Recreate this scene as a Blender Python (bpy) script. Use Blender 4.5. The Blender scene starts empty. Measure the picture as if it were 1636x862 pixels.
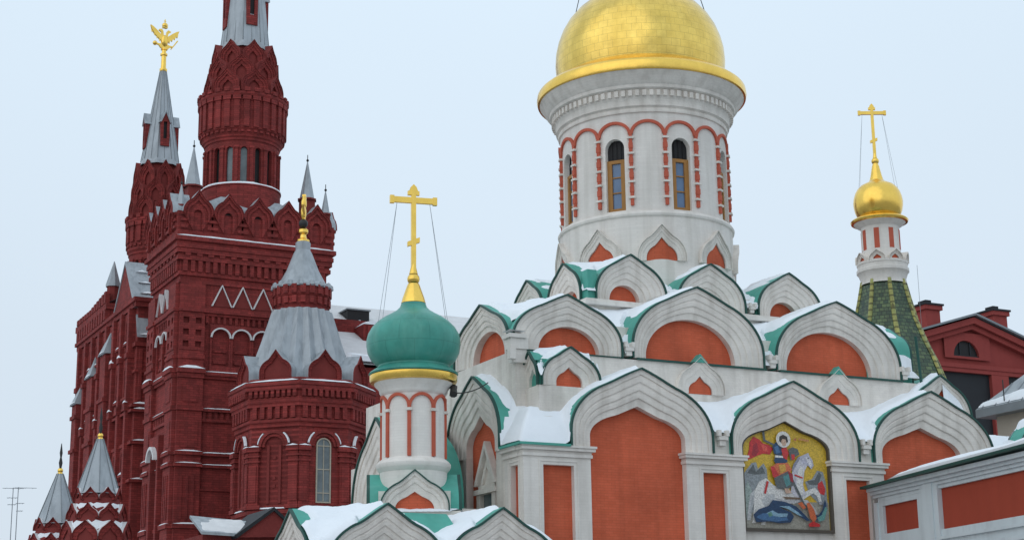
import bpy, math, random
from mathutils import Matrix, Vector
R = math.radians
PI = math.pi
random.seed(7)
scene = bpy.context.scene
COL = scene.collection

# ------------------------------------------------------------------ camera
cam_data = bpy.data.cameras.new("camera")
cam = bpy.data.objects.new("camera", cam_data)
COL.objects.link(cam)
cam_data.sensor_width = 36.0
cam_data.lens = 2656.0 / 1636.0 * 36.0
cam_data.clip_start = 0.1
cam_data.clip_end = 6000
yaw, pit, roll = R(27.2), R(13.9), R(-0.84)
fw = Vector((math.sin(yaw) * math.cos(pit), math.cos(yaw) * math.cos(pit), math.sin(pit)))
r0 = Vector((math.cos(yaw), -math.sin(yaw), 0))
u0_ = r0.cross(fw)
rt = r0 * math.cos(roll) + u0_ * math.sin(roll)
up = u0_ * math.cos(roll) - r0 * math.sin(roll)
mtx = Matrix((rt, up, -fw)).transposed().to_4x4()
mtx.translation = (0, 0, 1.7)
cam.matrix_world = mtx
scene.camera = cam

# ------------------------------------------------------------------ overcast sky
SUN_EL, SUN_AZ = 34.0, -62.0      # azimuth from +Y, clockwise
w = bpy.data.worlds.new("World")
scene.world = w
w.use_nodes = True
nt = w.node_tree
nt.nodes.clear()
N = nt.nodes.new
out = N('ShaderNodeOutputWorld')
bg = N('ShaderNodeBackground')
bg.inputs['Strength'].default_value = 0.1
sky = N('ShaderNodeTexSky')
sky.sky_type = 'NISHITA'
sky.sun_disc = False
sky.sun_elevation = R(SUN_EL)
sky.sun_rotation = R(SUN_AZ)
tc = N('ShaderNodeTexCoord')
sep = N('ShaderNodeSeparateXYZ')
nt.links.new(tc.outputs['Generated'], sep.inputs[0])
ramp = N('ShaderNodeValToRGB')           # cloud deck: a little brighter higher up
ramp.color_ramp.elements[0].position = 0.0
ramp.color_ramp.elements[0].color = (0.675, 0.755, 0.845, 1)
ramp.color_ramp.elements[1].position = 0.42
ramp.color_ramp.elements[1].color = (0.765, 0.905, 1.03, 1)
nt.links.new(sep.outputs['Z'], ramp.inputs[0])
nz = N('ShaderNodeTexNoise')
nz.inputs['Scale'].default_value = 2.2
nz.inputs['Detail'].default_value = 3
nt.links.new(tc.outputs['Generated'], nz.inputs['Vector'])
mr = N('ShaderNodeMapRange')
mr.inputs['From Min'].default_value = 0.3
mr.inputs['From Max'].default_value = 0.7
mr.inputs['To Min'].default_value = 9.75
mr.inputs['To Max'].default_value = 10.25
nt.links.new(nz.outputs['Fac'], mr.inputs['Value'])
vm = N('ShaderNodeVectorMath')
vm.operation = 'SCALE'
nt.links.new(ramp.outputs['Color'], vm.inputs[0])
nt.links.new(mr.outputs['Result'], vm.inputs['Scale'])
mx = N('ShaderNodeMix')
mx.data_type = 'RGBA'
mx.inputs['Factor'].default_value = 0.94
nt.links.new(sky.outputs['Color'], mx.inputs['A'])
nt.links.new(vm.outputs['Vector'], mx.inputs['B'])
nt.links.new(mx.outputs['Result'], bg.inputs['Color'])
nt.links.new(bg.outputs['Background'], out.inputs['Surface'])

sun_d = bpy.data.lights.new("sun", 'SUN')
sun_d.energy = 0.5
sun_d.angle = R(85)
sun_d.color = (1.0, 0.92, 0.82)
sun = bpy.data.objects.new("sun", sun_d)
COL.objects.link(sun)
sd = Vector((math.sin(R(SUN_AZ)) * math.cos(R(SUN_EL)), math.cos(R(SUN_AZ)) * math.cos(R(SUN_EL)), math.sin(R(SUN_EL))))
sd = Vector((-0.80, -0.36, 0.48)).normalized()
sky.sun_elevation = math.asin(sd.z)
sky.sun_rotation = math.atan2(sd.x, sd.y)
sun.rotation_euler = sd.to_track_quat('Z', 'Y').to_euler()
scene.view_settings.view_transform = 'Standard'
scene.view_settings.look = 'None'
scene.view_settings.gamma = 1
scene.view_settings.exposure = 0.0
scene.render.engine = 'CYCLES'
scene.cycles.max_bounces = 6

# ------------------------------------------------------------------ materials
def mat(name, col, rough=0.8, metal=0.0, var=0.12, vscale=0.6, streak=0.0, bump=0.0, bscale=8.0,
        brick=None, spec=0.3, dirt=None, cyl=False, mortar=0.62):
    """procedural surface: base colour, broad mottling, vertical streaks, optional brick courses, fine bump"""
    m = bpy.data.materials.new(name)
    m.use_nodes = True
    t = m.node_tree
    n = t.nodes.new
    L = t.links.new
    b = t.nodes['Principled BSDF']
    b.inputs['Roughness'].default_value = rough
    b.inputs['Metallic'].default_value = metal
    b.inputs['Specular IOR Level'].default_value = spec
    co = n('ShaderNodeTexCoord').outputs['Object']
    no = n('ShaderNodeTexNoise')
    no.inputs['Scale'].default_value = vscale
    no.inputs['Detail'].default_value = 6
    no.inputs['Roughness'].default_value = 0.65
    L(co, no.inputs['Vector'])
    r = n('ShaderNodeMapRange')
    r.inputs['From Min'].default_value = 0.28
    r.inputs['From Max'].default_value = 0.72
    r.inputs['To Min'].default_value = 1 - var
    r.inputs['To Max'].default_value = 1 + var
    L(no.outputs['Fac'], r.inputs['Value'])
    cur = None
    sx = n('ShaderNodeSeparateXYZ')
    L(co, sx.inputs[0])
    hgt = None
    base = n('ShaderNodeRGB')
    base.outputs[0].default_value = (*col, 1)
    cur = base.outputs[0]
    if brick:
        bw, bh, mort, c2 = brick
        cv = n('ShaderNodeCombineXYZ')
        if cyl:
            at = n('ShaderNodeMath'); at.operation = 'ARCTAN2'
            L(sx.outputs['Y'], at.inputs[0]); L(sx.outputs['X'], at.inputs[1])
            ml = n('ShaderNodeMath'); ml.operation = 'MULTIPLY'
            ml.inputs[1].default_value = cyl
            L(at.outputs[0], ml.inputs[0])
            L(ml.outputs[0], cv.inputs['X'])
        else:
            ad = n('ShaderNodeMath')
            L(sx.outputs['X'], ad.inputs[0]); L(sx.outputs['Y'], ad.inputs[1])
            L(ad.outputs[0], cv.inputs['X'])
        L(sx.outputs['Z'], cv.inputs['Y'])
        bk = n('ShaderNodeTexBrick')
        bk.inputs['Scale'].default_value = 1.0
        bk.inputs['Brick Width'].default_value = bw
        bk.inputs['Row Height'].default_value = bh
        bk.inputs['Mortar Size'].default_value = mort
        bk.inputs['Mortar Smooth'].default_value = 0.3
        bk.inputs['Color1'].default_value = (*col, 1)
        bk.inputs['Color2'].default_value = (*c2, 1)
        bk.inputs['Mortar'].default_value = (*[x * mortar for x in col], 1)
        L(cv.outputs[0], bk.inputs['Vector'])
        cur = bk.outputs['Color']
        hgt = bk.outputs['Fac']
    vs = n('ShaderNodeVectorMath'); vs.operation = 'SCALE'
    L(cur, vs.inputs[0]); L(r.outputs[0], vs.inputs['Scale'])
    cur = vs.outputs['Vector']
    if streak:
        mp = n('ShaderNodeMapping')
        mp.inputs['Scale'].default_value = (3.2, 3.2, 0.28)
        L(co, mp.inputs['Vector'])
        n2 = n('ShaderNodeTexNoise')
        n2.inputs['Scale'].default_value = 1.0
        n2.inputs['Detail'].default_value = 5
        L(mp.outputs[0], n2.inputs['Vector'])
        r2 = n('ShaderNodeMapRange')
        r2.inputs['From Min'].default_value = 0.46
        r2.inputs['From Max'].default_value = 0.72
        r2.inputs['To Min'].default_value = 0.0
        r2.inputs['To Max'].default_value = streak
        L(n2.outputs['Fac'], r2.inputs['Value'])
        mxx = n('ShaderNodeMix'); mxx.data_type = 'RGBA'
        L(r2.outputs[0], mxx.inputs['Factor'])
        L(cur, mxx.inputs['A'])
        mxx.inputs['B'].default_value = (*(dirt or [x * 0.45 for x in col]), 1)
        cur = mxx.outputs['Result']
    L(cur, b.inputs['Base Color'])
    if bump:
        n3 = n('ShaderNodeTexNoise')
        n3.inputs['Scale'].default_value = bscale
        n3.inputs['Detail'].default_value = 5
        L(co, n3.inputs['Vector'])
        bp = n('ShaderNodeBump')
        bp.inputs['Strength'].default_value = bump
        bp.inputs['Distance'].default_value = 0.03
        L(n3.outputs['Fac'], bp.inputs['Height'])
        last = bp
        if hgt is not None:
            b2 = n('ShaderNodeBump')
            b2.invert = True
            b2.inputs['Strength'].default_value = bump
            b2.inputs['Distance'].default_value = 0.012
            L(hgt, b2.inputs['Height'])
            L(bp.outputs[0], b2.inputs['Normal'])
            last = b2
        L(last.outputs[0], b.inputs['Normal'])
    return m

WHITE = mat('lime_plaster', (0.76, 0.705, 0.645), 0.85, var=0.13, vscale=1.3, streak=0.42, dirt=(0.40, 0.35, 0.30), bump=0.3, bscale=14, brick=(0.27, 0.08, 0.006, (0.73, 0.675, 0.615)), mortar=.92)
WHITE2 = mat('lime_plaster_smooth', (0.76, 0.715, 0.665), 0.85, var=0.09, vscale=0.7, streak=0.36, dirt=(0.43, 0.39, 0.34), bump=0.2, bscale=12, brick=(0.27, 0.08, 0.006, (0.73, 0.685, 0.635)), mortar=.93)
COOL = mat('painted_stone', (0.60, 0.66, 0.68), 0.75, var=0.06, vscale=0.8, streak=0.22, bump=0.12)
TERRA = mat('terracotta_brick_paint', (0.61, 0.128, 0.062), 0.85, var=0.20, vscale=0.7, streak=0.28, bump=0.28, bscale=20,
            brick=(0.26, 0.078, 0.007, (0.57, 0.113, 0.052)), mortar=.80)
TERRAD = mat('deep_red_paint', (0.36, 0.058, 0.03), 0.8, var=0.06, vscale=0.8, streak=0.1, bump=0.2)
TRIM = mat('terracotta_trim', (0.50, 0.11, 0.065), 0.8, var=0.12, vscale=2, bump=0.2)
GREEN = mat('green_roof_paint', (0.08, 0.35, 0.28), 0.55, var=0.22, vscale=1.0, streak=0.25, dirt=(0.16, 0.42, 0.34), bump=0.08, bscale=5)
ONION = mat('green_onion_sheet', (0.055, 0.29, 0.235), 0.36, var=0.25, vscale=1.0, streak=0.35, dirt=(0.16, 0.40, 0.32), bump=0.12, bscale=3,
            brick=(0.85, 0.62, 0.012, (0.065, 0.30, 0.235)), cyl=1.3, mortar=.8)
DARKG = mat('dark_green_edge', (0.02, 0.075, 0.06), 0.5, var=0.2)
GOLD = mat('gold_leaf', (0.94, 0.61, 0.13), 0.24, metal=1.0, var=0.10, vscale=2.5, bump=0.15, bscale=6)
GOLDD = mat('gold_sheet_dome', (0.88, 0.61, 0.155), 0.24, metal=1.0, var=0.20, vscale=1.6, bump=0.12, bscale=7,
            brick=(0.34, 0.27, 0.010, (0.84, 0.57, 0.135)), cyl=3.0, mortar=0.76, streak=.35, dirt=(.62, .42, .08))
MUS = mat('museum_brick', (0.31, 0.046, 0.041), 0.85, var=0.30, vscale=0.7, streak=0.55, dirt=(0.14, 0.025, 0.024), bump=0.5, bscale=9,
          brick=(0.50, 0.16, 0.016, (0.20, 0.032, 0.028)), mortar=.5)
MUSD = mat('museum_brick_dark', (0.20, 0.034, 0.030), 0.85, var=0.2, vscale=0.8, bump=0.3, bscale=9)  # darker brick copy: shade coloured into recess backs; also lodge and turret walls
REDP = mat('red_stucco', (0.30, 0.054, 0.047), 0.85, var=0.1, vscale=0.6, streak=0.12, bump=0.15)
SILVER = mat('zinc_roof', (0.40, 0.43, 0.455), 0.55, metal=0.25, var=0.14, vscale=0.8, streak=0.6, dirt=(0.22, 0.24, 0.26), bump=0.15)
SILVERD = mat('zinc_seam', (0.23, 0.25, 0.265), 0.5, metal=0.3, var=0.12)
SNOW = mat('snow', (0.86, 0.885, 0.92), 0.75, var=0.03, vscale=1.2, bump=0.6, bscale=5.0, spec=0.2)
FROST = mat('old_snow', (0.70, 0.69, 0.69), 0.8, var=0.08, vscale=1.5, bump=0.3)
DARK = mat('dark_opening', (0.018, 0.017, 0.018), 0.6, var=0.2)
GLASS = mat('window_glass', (0.10, 0.17, 0.29), 0.12, var=0.25, vscale=1.5, spec=0.6)
GLASSG = mat('grey_window_glass', (0.13, 0.16, 0.17), 0.12, var=0.35, vscale=1.0, spec=0.6)
WOOD = mat('golden_wood', (0.36, 0.17, 0.045), 0.5, var=0.15, vscale=3)
WOODW = mat('pale_frame', (0.42, 0.38, 0.30), 0.6, var=0.12)
IRON = mat('dark_iron', (0.035, 0.035, 0.035), 0.5, var=0.2)
WIRE = mat('steel_wire', (0.30, 0.32, 0.34), 0.5, metal=0.4)
TILE = mat('green_glazed_tile', (0.02, 0.052, 0.026), 0.3, var=0.5, vscale=3.5, bump=0.5, bscale=8,
           brick=(0.24, 0.17, 0.018, (0.10, 0.145, 0.055)), cyl=1.5, mortar=.4, spec=0.5)
TILEY = mat('yellow_glazed_rib', (0.36, 0.33, 0.09), 0.4, var=0.4, vscale=4, bump=0.3,
            brick=(0.9, 0.30, 0.05, (0.27, 0.29, 0.09)), mortar=.35, spec=0.4)
BARK = mat('winter_bark', (0.06, 0.045, 0.035), 0.9, var=0.25, vscale=4, bump=0.4)
PAVE = mat('snowy_paving', (0.34, 0.34, 0.345), 0.85, var=0.18, vscale=0.15, bump=0.2)
SCREEN = mat('dark_louvre', (0.02, 0.022, 0.026), 0.6, var=0.15)

# ------------------------------------------------------------------ mesh helpers
ORG = {}

def thing(name, label, cat, loc, group=None):
    o = bpy.data.objects.new(name, None)
    o.empty_display_size = 0.5
    COL.objects.link(o)
    o.location = loc
    o['label'] = label
    o['category'] = cat
    if group:
        o['group'] = group
    ORG[o.name] = Vector(loc)
    return o

def pmap(ox, oy, deg):
    """flat wall: u to the right as seen from outside, o outwards, z up"""
    a = R(deg)
    c, s = math.cos(a), math.sin(a)
    return lambda u, o, z: (ox + c * u + s * o, oy + s * u - c * o, z)

def cmap(cx, cy, rad, deg0=-90.0):
    def f(u, o, z):
        a = R(deg0) + u / rad
        return (cx + (rad + o) * math.cos(a), cy + (rad + o) * math.sin(a), z)
    return f

class MB:
    def __init__(self):
        self.v, self.f, self.m = [], [], []

    def add(self, vs, fs, mat=0):
        b = len(self.v)
        self.v += [tuple(p) for p in vs]
        for f in fs:
            self.f.append(tuple(b + i for i in f))
            self.m.append(mat)

    def box(self, mp, u0, u1, o0, o1, z0, z1, mat=0, nu=1):
        vs, fs = [], []
        for i in range(nu + 1):
            u = u0 + (u1 - u0) * i / nu
            vs += [mp(u, o0, z0), mp(u, o1, z0), mp(u, o1, z1), mp(u, o0, z1)]
        for i in range(nu):
            a, b = 4 * i, 4 * i + 4
            for k in range(4):
                fs.append((a + k, a + (k + 1) % 4, b + (k + 1) % 4, b + k))
        fs.append((3, 2, 1, 0))
        e = 4 * nu
        fs.append((e, e + 1, e + 2, e + 3))
        self.add(vs, fs, mat)

    def wbox(self, x0, x1, y0, y1, z0, z1, mat=0):
        self.box(lambda u, o, z: (u, o, z), x0, x1, y1, y0, z0, z1, mat)

    def bridge(self, rows, mat=0, closed=False, mats=None):
        n = len(rows[0])
        vs = [p for r in rows for p in r]
        b = len(self.v)
        self.v += [tuple(p) for p in vs]
        for j in range(len(rows) - 1):
            for i in range(n if closed else n - 1):
                k = (i + 1) % n
                self.f.append((b + j * n + i, b + j * n + k, b + (j + 1) * n + k, b + (j + 1) * n + i))
                self.m.append(mats[j] if mats else mat)

    def fan(self, pts, mat=0, centre=None):
        n = len(pts)
        c = centre or tuple(sum(p[i] for p in pts) / n for i in range(3))
        self.add(list(pts) + [c], [(i, (i + 1) % n, n) for i in range(n)], mat)

    def poly(self, pts, mat=0):
        self.add(pts, [tuple(range(len(pts)))], mat)

    def lathe(self, prof, cx, cy, seg=48, mat=0, a0=0.0, mats=None):
        rows = []
        for r, z in prof:
            rows.append([(cx + r * math.cos(a0 + 2 * PI * i / seg), cy + r * math.sin(a0 + 2 * PI * i / seg), z) for i in range(seg)])
        self.bridge(rows, mat, True, mats)

    def tube(self, p, q, r0, r1=None, seg=8, mat=0):
        p, q = Vector(p), Vector(q)
        r1 = r0 if r1 is None else r1
        d = (q - p).normalized()
        a = d.orthogonal().normalized()
        b = d.cross(a)
        rows = []
        for c, r in ((p, r0), (q, r1)):
            rows.append([tuple(c + (a * math.cos(2 * PI * i / seg) + b * math.sin(2 * PI * i / seg)) * r) for i in range(seg)])
        self.bridge(rows, mat, True)
        self.fan(rows[0], mat)
        self.fan(rows[1], mat)

    def ball(self, c, r, mat=0, seg=14, sz=1.0):
        prof = [(max(0.0005, r * math.sin(PI * i / 8)), c[2] - r * sz * math.cos(PI * i / 8)) for i in range(9)]
        self.lathe(prof, c[0], c[1], seg, mat)

    def prism(self, mp, pts, o0, o1, mat=0, side=None):
        a = [mp(u, o1, z) for u, z in pts]
        b = [mp(u, o0, z) for u, z in pts]
        self.fan(a, mat)
        self.fan(b[::-1], mat)
        self.bridge([a + [a[0]], b + [b[0]]], mat if side is None else side)

    def hole_panel(self, mp, u0, u1, z0, z1, hole, o, depth, mat=0, rmat=None, steps=3):
        """rectangle with an arched opening cut through it and reveals going in"""
        n = len(hole)
        cu = sum(p[0] for p in hole) / n
        cz = sum(p[1] for p in hole) / n
        angs = sorted([math.atan2(z - cz, u - cu) for u, z in hole] +
                      [math.atan2(z - cz, u - cu) for u, z in ((u0, z0), (u1, z0), (u1, z1), (u0, z1))])
        def hit(a, poly):
            dx, dz = math.cos(a), math.sin(a)
            best = None
            for i in range(len(poly)):
                (x1, y1), (x2, y2) = poly[i], poly[(i + 1) % len(poly)]
                ex, ey = x2 - x1, y2 - y1
                den = dx * ey - dz * ex
                if abs(den) < 1e-12:
                    continue
                t = ((x1 - cu) * ey - (y1 - cz) * ex) / den
                s = ((x1 - cu) * dz - (y1 - cz) * dx) / den
                if t > 0 and -1e-6 <= s <= 1 + 1e-6 and (best is None or t < best):
                    best = t
            best = best or 0.01
            return cu + dx * best, cz + dz * best
        rect = [(u0, z0), (u1, z0), (u1, z1), (u0, z1)]
        H = [hit(a, hole) for a in angs]
        Q = [hit(a, rect) for a in angs]
        rows = []
        for k in range(steps + 1):
            t = k / steps
            rows.append([mp(h[0] + (q[0] - h[0]) * t, o, h[1] + (q[1] - h[1]) * t) for h, q in zip(H, Q)])
        self.bridge(rows, mat, True)
        self.bridge([[mp(h[0], o - depth, h[1]) for h in H], rows[0]], mat if rmat is None else rmat, True)
        return H

    def build(self, name, mats, parent=None, smooth=35):
        org = ORG[parent.name] if parent else Vector((0, 0, 0))
        me = bpy.data.meshes.new(name)
        me.from_pydata([(x - org.x, y - org.y, z - org.z) for x, y, z in self.v], [], self.f)
        for m_ in (mats if isinstance(mats, (list, tuple)) else [mats]):
            me.materials.append(m_)
        for p, i in zip(me.polygons, self.m):
            p.material_index = i
        me.validate()
        if smooth:
            me.polygons.foreach_set('use_smooth', [True] * len(me.polygons))
            me.set_sharp_from_angle(angle=R(smooth))
        me.update()
        o = bpy.data.objects.new(name, me)
        COL.objects.link(o)
        if parent:
            o.parent = parent
            ORG[o.name] = org
        else:
            ORG[o.name] = org
        return o

def keel(uc, z0, W, stilt, H, K, n=32, c=0.45):
    """ogee arch outline from the left foot over the point to the right foot"""
    pts = []
    if stilt > 0:
        pts.append((uc - W / 2, z0))
    for i in range(n + 1):
        t = PI * (1 - i / n)
        x = math.cos(t)
        pts.append((uc + W / 2 * x, z0 + stilt + H * math.sin(t) + K * max(0.0, 1 - abs(x) / c) ** 1.25))
    if stilt > 0:
        pts.append((uc + W / 2, z0))
    return pts

STEPS = [(0, .36), (.14, .36), (.14, .325), (.17, .325), (.20, .342), (.34, .332), (.37, .302), (.40, .297), (.43, .312), (.56, .297), (.59, .258),
         (.63, .253), (.66, .268), (.77, .252), (.80, .205), (1, .195), (1, -.04)]
STEPS_S = [(0, .30), (.22, .30), (.22, .24), (.30, .24), (.34, .27), (.55, .24), (.58, .17), (.66, .17), (1, .12), (1, -.04)]

def kokoshnik(parent, mp, outer, inner, depth=1.6, steps=STEPS, panel=True, sc=1.0, name='kokoshnik', mats=None, n=32, edge=.055, clip=None):
    """outer/inner = (uc, z0, W, stilt, H, K); mouldings, red field and metal roof are pieces of it"""
    mw, mp_, mr_, me_ = mats or (WHITE, TERRA, GREEN, DARKG)
    def cv(f):
        a = [outer[i] + (inner[i] - outer[i]) * f for i in range(6)]
        if a[3] <= 0.001:
            a[3] = 0.001
        return keel(*a, n=n)
    mb = MB()
    rows = [[mp(u, o * sc, z) for u, z in cv(f)] for f, o in steps]
    mb.bridge(rows, 0)
    for e in (0, -1):
        ft = [cv(f)[e] for f, o in steps]
        a = [mp(p[0], o * sc, p[1]) for p, (f, o) in zip(ft, steps)]
        b = [mp(p[0], -.12, p[1]) for p in ft]
        mb.bridge([a, b], 0)
    ob = mb.build(name, mw, parent)
    if panel:
        pm = MB()
        c1 = cv(1)
        zc = min(p[1] for p in c1) + 0.02
        pm.fan([mp(u, -.03, z) for u, z in c1], 0, mp(inner[0], -.03, zc + .05))
        pm.build('panel', mp_, ob)
    e_ = edge
    oo = (outer[0], outer[1], outer[2] + 2 * e_, outer[3], outer[4] + e_, outer[5])
    c0 = keel(*[x if i != 3 else max(x, .001) for i, x in enumerate(oo)], n=n)
    ci = cv(0)
    f0 = steps[0][1] * sc + .06
    rm = MB()
    rm.bridge([[mp(u, f0 - .05, z) for u, z in ci], [mp(u, f0, z) for u, z in ci], [mp(u, f0, z) for u, z in c0], [mp(u, f0 - .09, z) for u, z in c0]], 1)
    nd_ = 12 if clip else 1
    b0 = len(rm.f)
    rm.bridge([[mp(u, f0 - .09 + (-depth - f0 + .09) * k / nd_, z) for u, z in c0] for k in range(nd_ + 1)], 0)
    if clip:
        keepf = []
        for fi in range(b0, len(rm.f)):
            q = [rm.v[i] for i in rm.f[fi]]
            if not clip(sum(p[0] for p in q) / len(q), sum(p[1] for p in q) / len(q)):
                keepf.append(rm.f[fi])
        rm.f[b0:] = keepf
        rm.m[b0:] = [0] * len(keepf)
    rm.build('roof', [mr_, me_], ob)
    return ob

def vault_h(outer, edge=.055):
    uc, z0, W, st, H, K = outer
    W += 2 * edge
    H += edge
    def f(u):
        x = (u - uc) / (W / 2)
        if abs(x) >= 1:
            return -99.0
        s = math.sqrt(1 - x * x)
        return z0 + st + H * s + K * max(0.0, 1 - abs(x) / .45) ** 1.25
    return f

def hsh(i, j, s=0):
    n = (i * 374761393 + j * 668265263 + s * 974711) & 0xffffffff
    n = ((n ^ (n >> 13)) * 1274126177) & 0xffffffff
    return ((n ^ (n >> 16)) & 0xffff) / 65535.0

def vnoise(x, y, s=0):
    i, j = math.floor(x), math.floor(y)
    a, b = x - i, y - j
    a = a * a * (3 - 2 * a)
    b = b * b * (3 - 2 * b)
    return (hsh(i, j, s) * (1 - a) + hsh(i + 1, j, s) * a) * (1 - b) + (hsh(i, j + 1, s) * (1 - a) + hsh(i + 1, j + 1, s) * a) * b

def fbm(x, y, s=0):
    return .55 * vnoise(x, y, s) + .3 * vnoise(2.1 * x + 5, 2.1 * y, s + 1) + .15 * vnoise(4.3 * x, 4.3 * y + 3, s + 2)

def sstep(a, b, x):
    t = min(1, max(0, (x - a) / (b - a)))
    return t * t * (3 - 2 * t)

def snowfield(mb, x0, x1, y0, y1, hfun, dist, keep, step=.07, thick=.2, slope_max=1.35, seed=0, bare=.45, edge=.10, tol=.15):
    """snow lying on a roof height field; hfun(x, y) = (vault heights, valley floor); dist(x, y) = metres in from the eave"""
    nx, ny = int((x1 - x0) / step) + 1, int((y1 - y0) / step) + 1
    Hh, Fl, Sm = {}, {}, {}
    for i in range(nx):
        for j in range(ny):
            x, y = x0 + i * step, y0 + j * step
            va, fl = hfun(x, y)
            hs = [h for h in va if h > -50] + [fl]
            m_ = max(hs)
            Hh[i, j] = m_
            Fl[i, j] = fl >= m_ - tol
            Sm[i, j] = m_ + min(.24, math.log(sum(math.exp((h - m_) * 6.0) for h in hs)) / 6.0)
    T = {}
    for i in range(nx):
        for j in range(ny):
            x, y = x0 + i * step, y0 + j * step
            gx = (Hh[min(nx - 1, i + 1), j] - Hh[max(0, i - 1), j]) / ((min(nx - 1, i + 1) - max(0, i - 1)) * step)
            gy = (Hh[i, min(ny - 1, j + 1)] - Hh[i, max(0, j - 1)]) / ((min(ny - 1, j + 1) - max(0, j - 1)) * step)
            g = 0.0 if Fl[i, j] else math.hypot(gx, gy)
            nn = fbm(x * 1.3, y * 1.3, seed)
            sm = slope_max * (1 + (nn - .5) * bare)
            k = 1 - sstep(sm * .7, sm, g)
            if not Fl[i, j] and gx < -.12 and abs(gx) > abs(gy):
                k *= .45 * (1 - sstep(.3, .75, g))
            if Fl[i, j]:
                d0_ = dist(x, y)
            d = dist(x, y) - edge * (.5 + nn) - .30 * fbm(x * .8 + 9, y * .8, seed + 5) * sstep(.15, .9, g)
            k *= sstep(-.06, .16, d0_ - .05 * nn) if Fl[i, j] else sstep(0, .30, d)
            n4 = fbm(x * 4.5, y * 4.5, seed + 9)
            T[i, j] = k * thick * (.55 + .6 * nn) * (1.0 if Fl[i, j] else .8) - .010 - (0 if Fl[i, j] else .05 * max(0.0, n4 - .42)) + (.05 * (n4 - .5) * k if Fl[i, j] else 0)
    idx = {}
    vs, fs = [], []
    def vid(i, j):
        if (i, j) not in idx:
            idx[i, j] = len(vs)
            t = T[i, j]
            if t > 0:
                z = Hh[i, j] + (Sm[i, j] - Hh[i, j]) * min(1, t / .06) + t
            else:
                z = Hh[i, j] - .03
            vs.append((x0 + i * step, y0 + j * step, z))
        return idx[i, j]
    for i in range(nx - 1):
        for j in range(ny - 1):
            if not keep(x0 + (i + .5) * step, y0 + (j + .5) * step):
                continue
            q = ((i, j), (i + 1, j), (i + 1, j + 1), (i, j + 1))
            if max(T[c] for c in q) <= 0:
                continue
            fs.append(tuple(vid(*c) for c in q))
    mb.add(vs, fs)

def floorfield(mb, x0, x1, y0, y1, hfun, keep, step=.35):
    nx, ny = int(round((x1 - x0) / step)) + 1, int(round((y1 - y0) / step)) + 1
    b = len(mb.v)
    for i in range(nx):
        for j in range(ny):
            x, y = x0 + i * step, y0 + j * step
            mb.v.append((x, y, hfun(x, y)))
    for i in range(nx - 1):
        for j in range(ny - 1):
            if keep(x0 + (i + .5) * step, y0 + (j + .5) * step):
                mb.f.append((b + i * ny + j, b + (i + 1) * ny + j, b + (i + 1) * ny + j + 1, b + i * ny + j + 1))
                mb.m.append(0)

def orth_cross(parent, c, mp_deg, z0, z1, w, t, name='cross'):
    """three-barred cross with trefoil ends on a ball and stem"""
    mp = pmap(c[0], c[1], mp_deg)
    mb = MB()
    h = z1 - z0
    mb.box(mp, -t, t, -t * .8, t * .8, z0, z1 - h * .06)
    zb = z0 + h * .80
    mb.box(mp, -w / 2, w / 2, -t * .78, t * .78, zb - t * .95, zb + t * .95)
    for s in (-1, 1):
        mb.box(mp, s * w / 2 - t * 1.0, s * w / 2 + t * 1.0, -t * .85, t * .85, zb - t * 1.35, zb + t * 1.35)
    zt = z1 - h * .06
    mb.box(mp, -t * 2.3, t * 2.3, -t * .78, t * .78, zt - t * 1.4, zt + t * .2)
    mb.prism(mp, [(-t * 1.7, zt), (t * 1.7, zt), (t * 1.0, zt + t * 1.6), (0, zt + t * 2.6), (-t * 1.0, zt + t * 1.6)], -t * .75, t * .75)
    zl = z0 + h * .36
    mb.prism(mp, [(-w * .145, zl - t * 1.7), (-w * .145, zl - t * .1), (w * .145, zl + t * 1.9), (w * .145, zl + t * .3)], -t * .8, t * .8)
    return mb.build(name, GOLD, parent), zb
# ------------------------------------------------------------------ ground
g = MB()
for i in range(40):
    for j in range(40):
        pass
S_ = 3000
g.add([(-S_, -S_, 0), (S_, -S_, 0), (S_, S_, 0), (-S_, S_, 0)], [(0, 1, 2, 3)])
go = g.build('ground', PAVE, smooth=0)
go['kind'] = 'structure'

# ------------------------------------------------------------------ the cathedral
CX, CY = 30.6, 49.0
cath = thing('cathedral', 'white and terracotta cathedral with tiered keel arches and a big gold dome', 'cathedral', (CX, CY, 0))
F1 = pmap(0, 42.2, 0)
L1 = pmap(22.06, 0, -90)
F2 = pmap(0, 43.6, 0)
L2 = pmap(22.62, 0, -90)
R2 = pmap(37.35, 0, 90)
F3 = pmap(0, 45.4, 0)
L3 = pmap(26.2, 0, -90)
R3 = pmap(35.2, 0, 90)

b = MB()
b.wbox(22.14, 39.35, 42.27, 56, 0, 9.2)
b.build('lower_wall', WHITE, cath)
b = MB()
b.wbox(22.3, 37.6, 43.24, 55, 8.4, 11.3)
b.wbox(22.75, 37.2, 43.67, 54.5, 11.3, 12.4)
b.build('middle_wall', WHITE, cath)
b = MB()
b.wbox(25.85, 35.45, 45.04, 53.2, 11, 13.36)
b.wbox(26.25, 35.1, 45.45, 52.8, 13.36, 14.2)
b.build('upper_wall', WHITE, cath)
b = MB()
b.wbox(25.65, 35.6, 44.82, 53.3, 13.36, 13.46)
b.wbox(25.73, 35.52, 44.9, 53.26, 13.463, 13.56)
b.build('upper_ledge', WHITE2, cath)
b = MB()
b.box(F2, 26.5, 31.35, .30, .44, 11.30, 11.36)
b.box(F2, 31.9, 36.95, .30, .44, 11.30, 11.36)
b.box(F2, 22.4, 25.98, .30, .40, 11.303, 11.34)
b.build('ledge_flashing', DARKG, cath)

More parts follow.
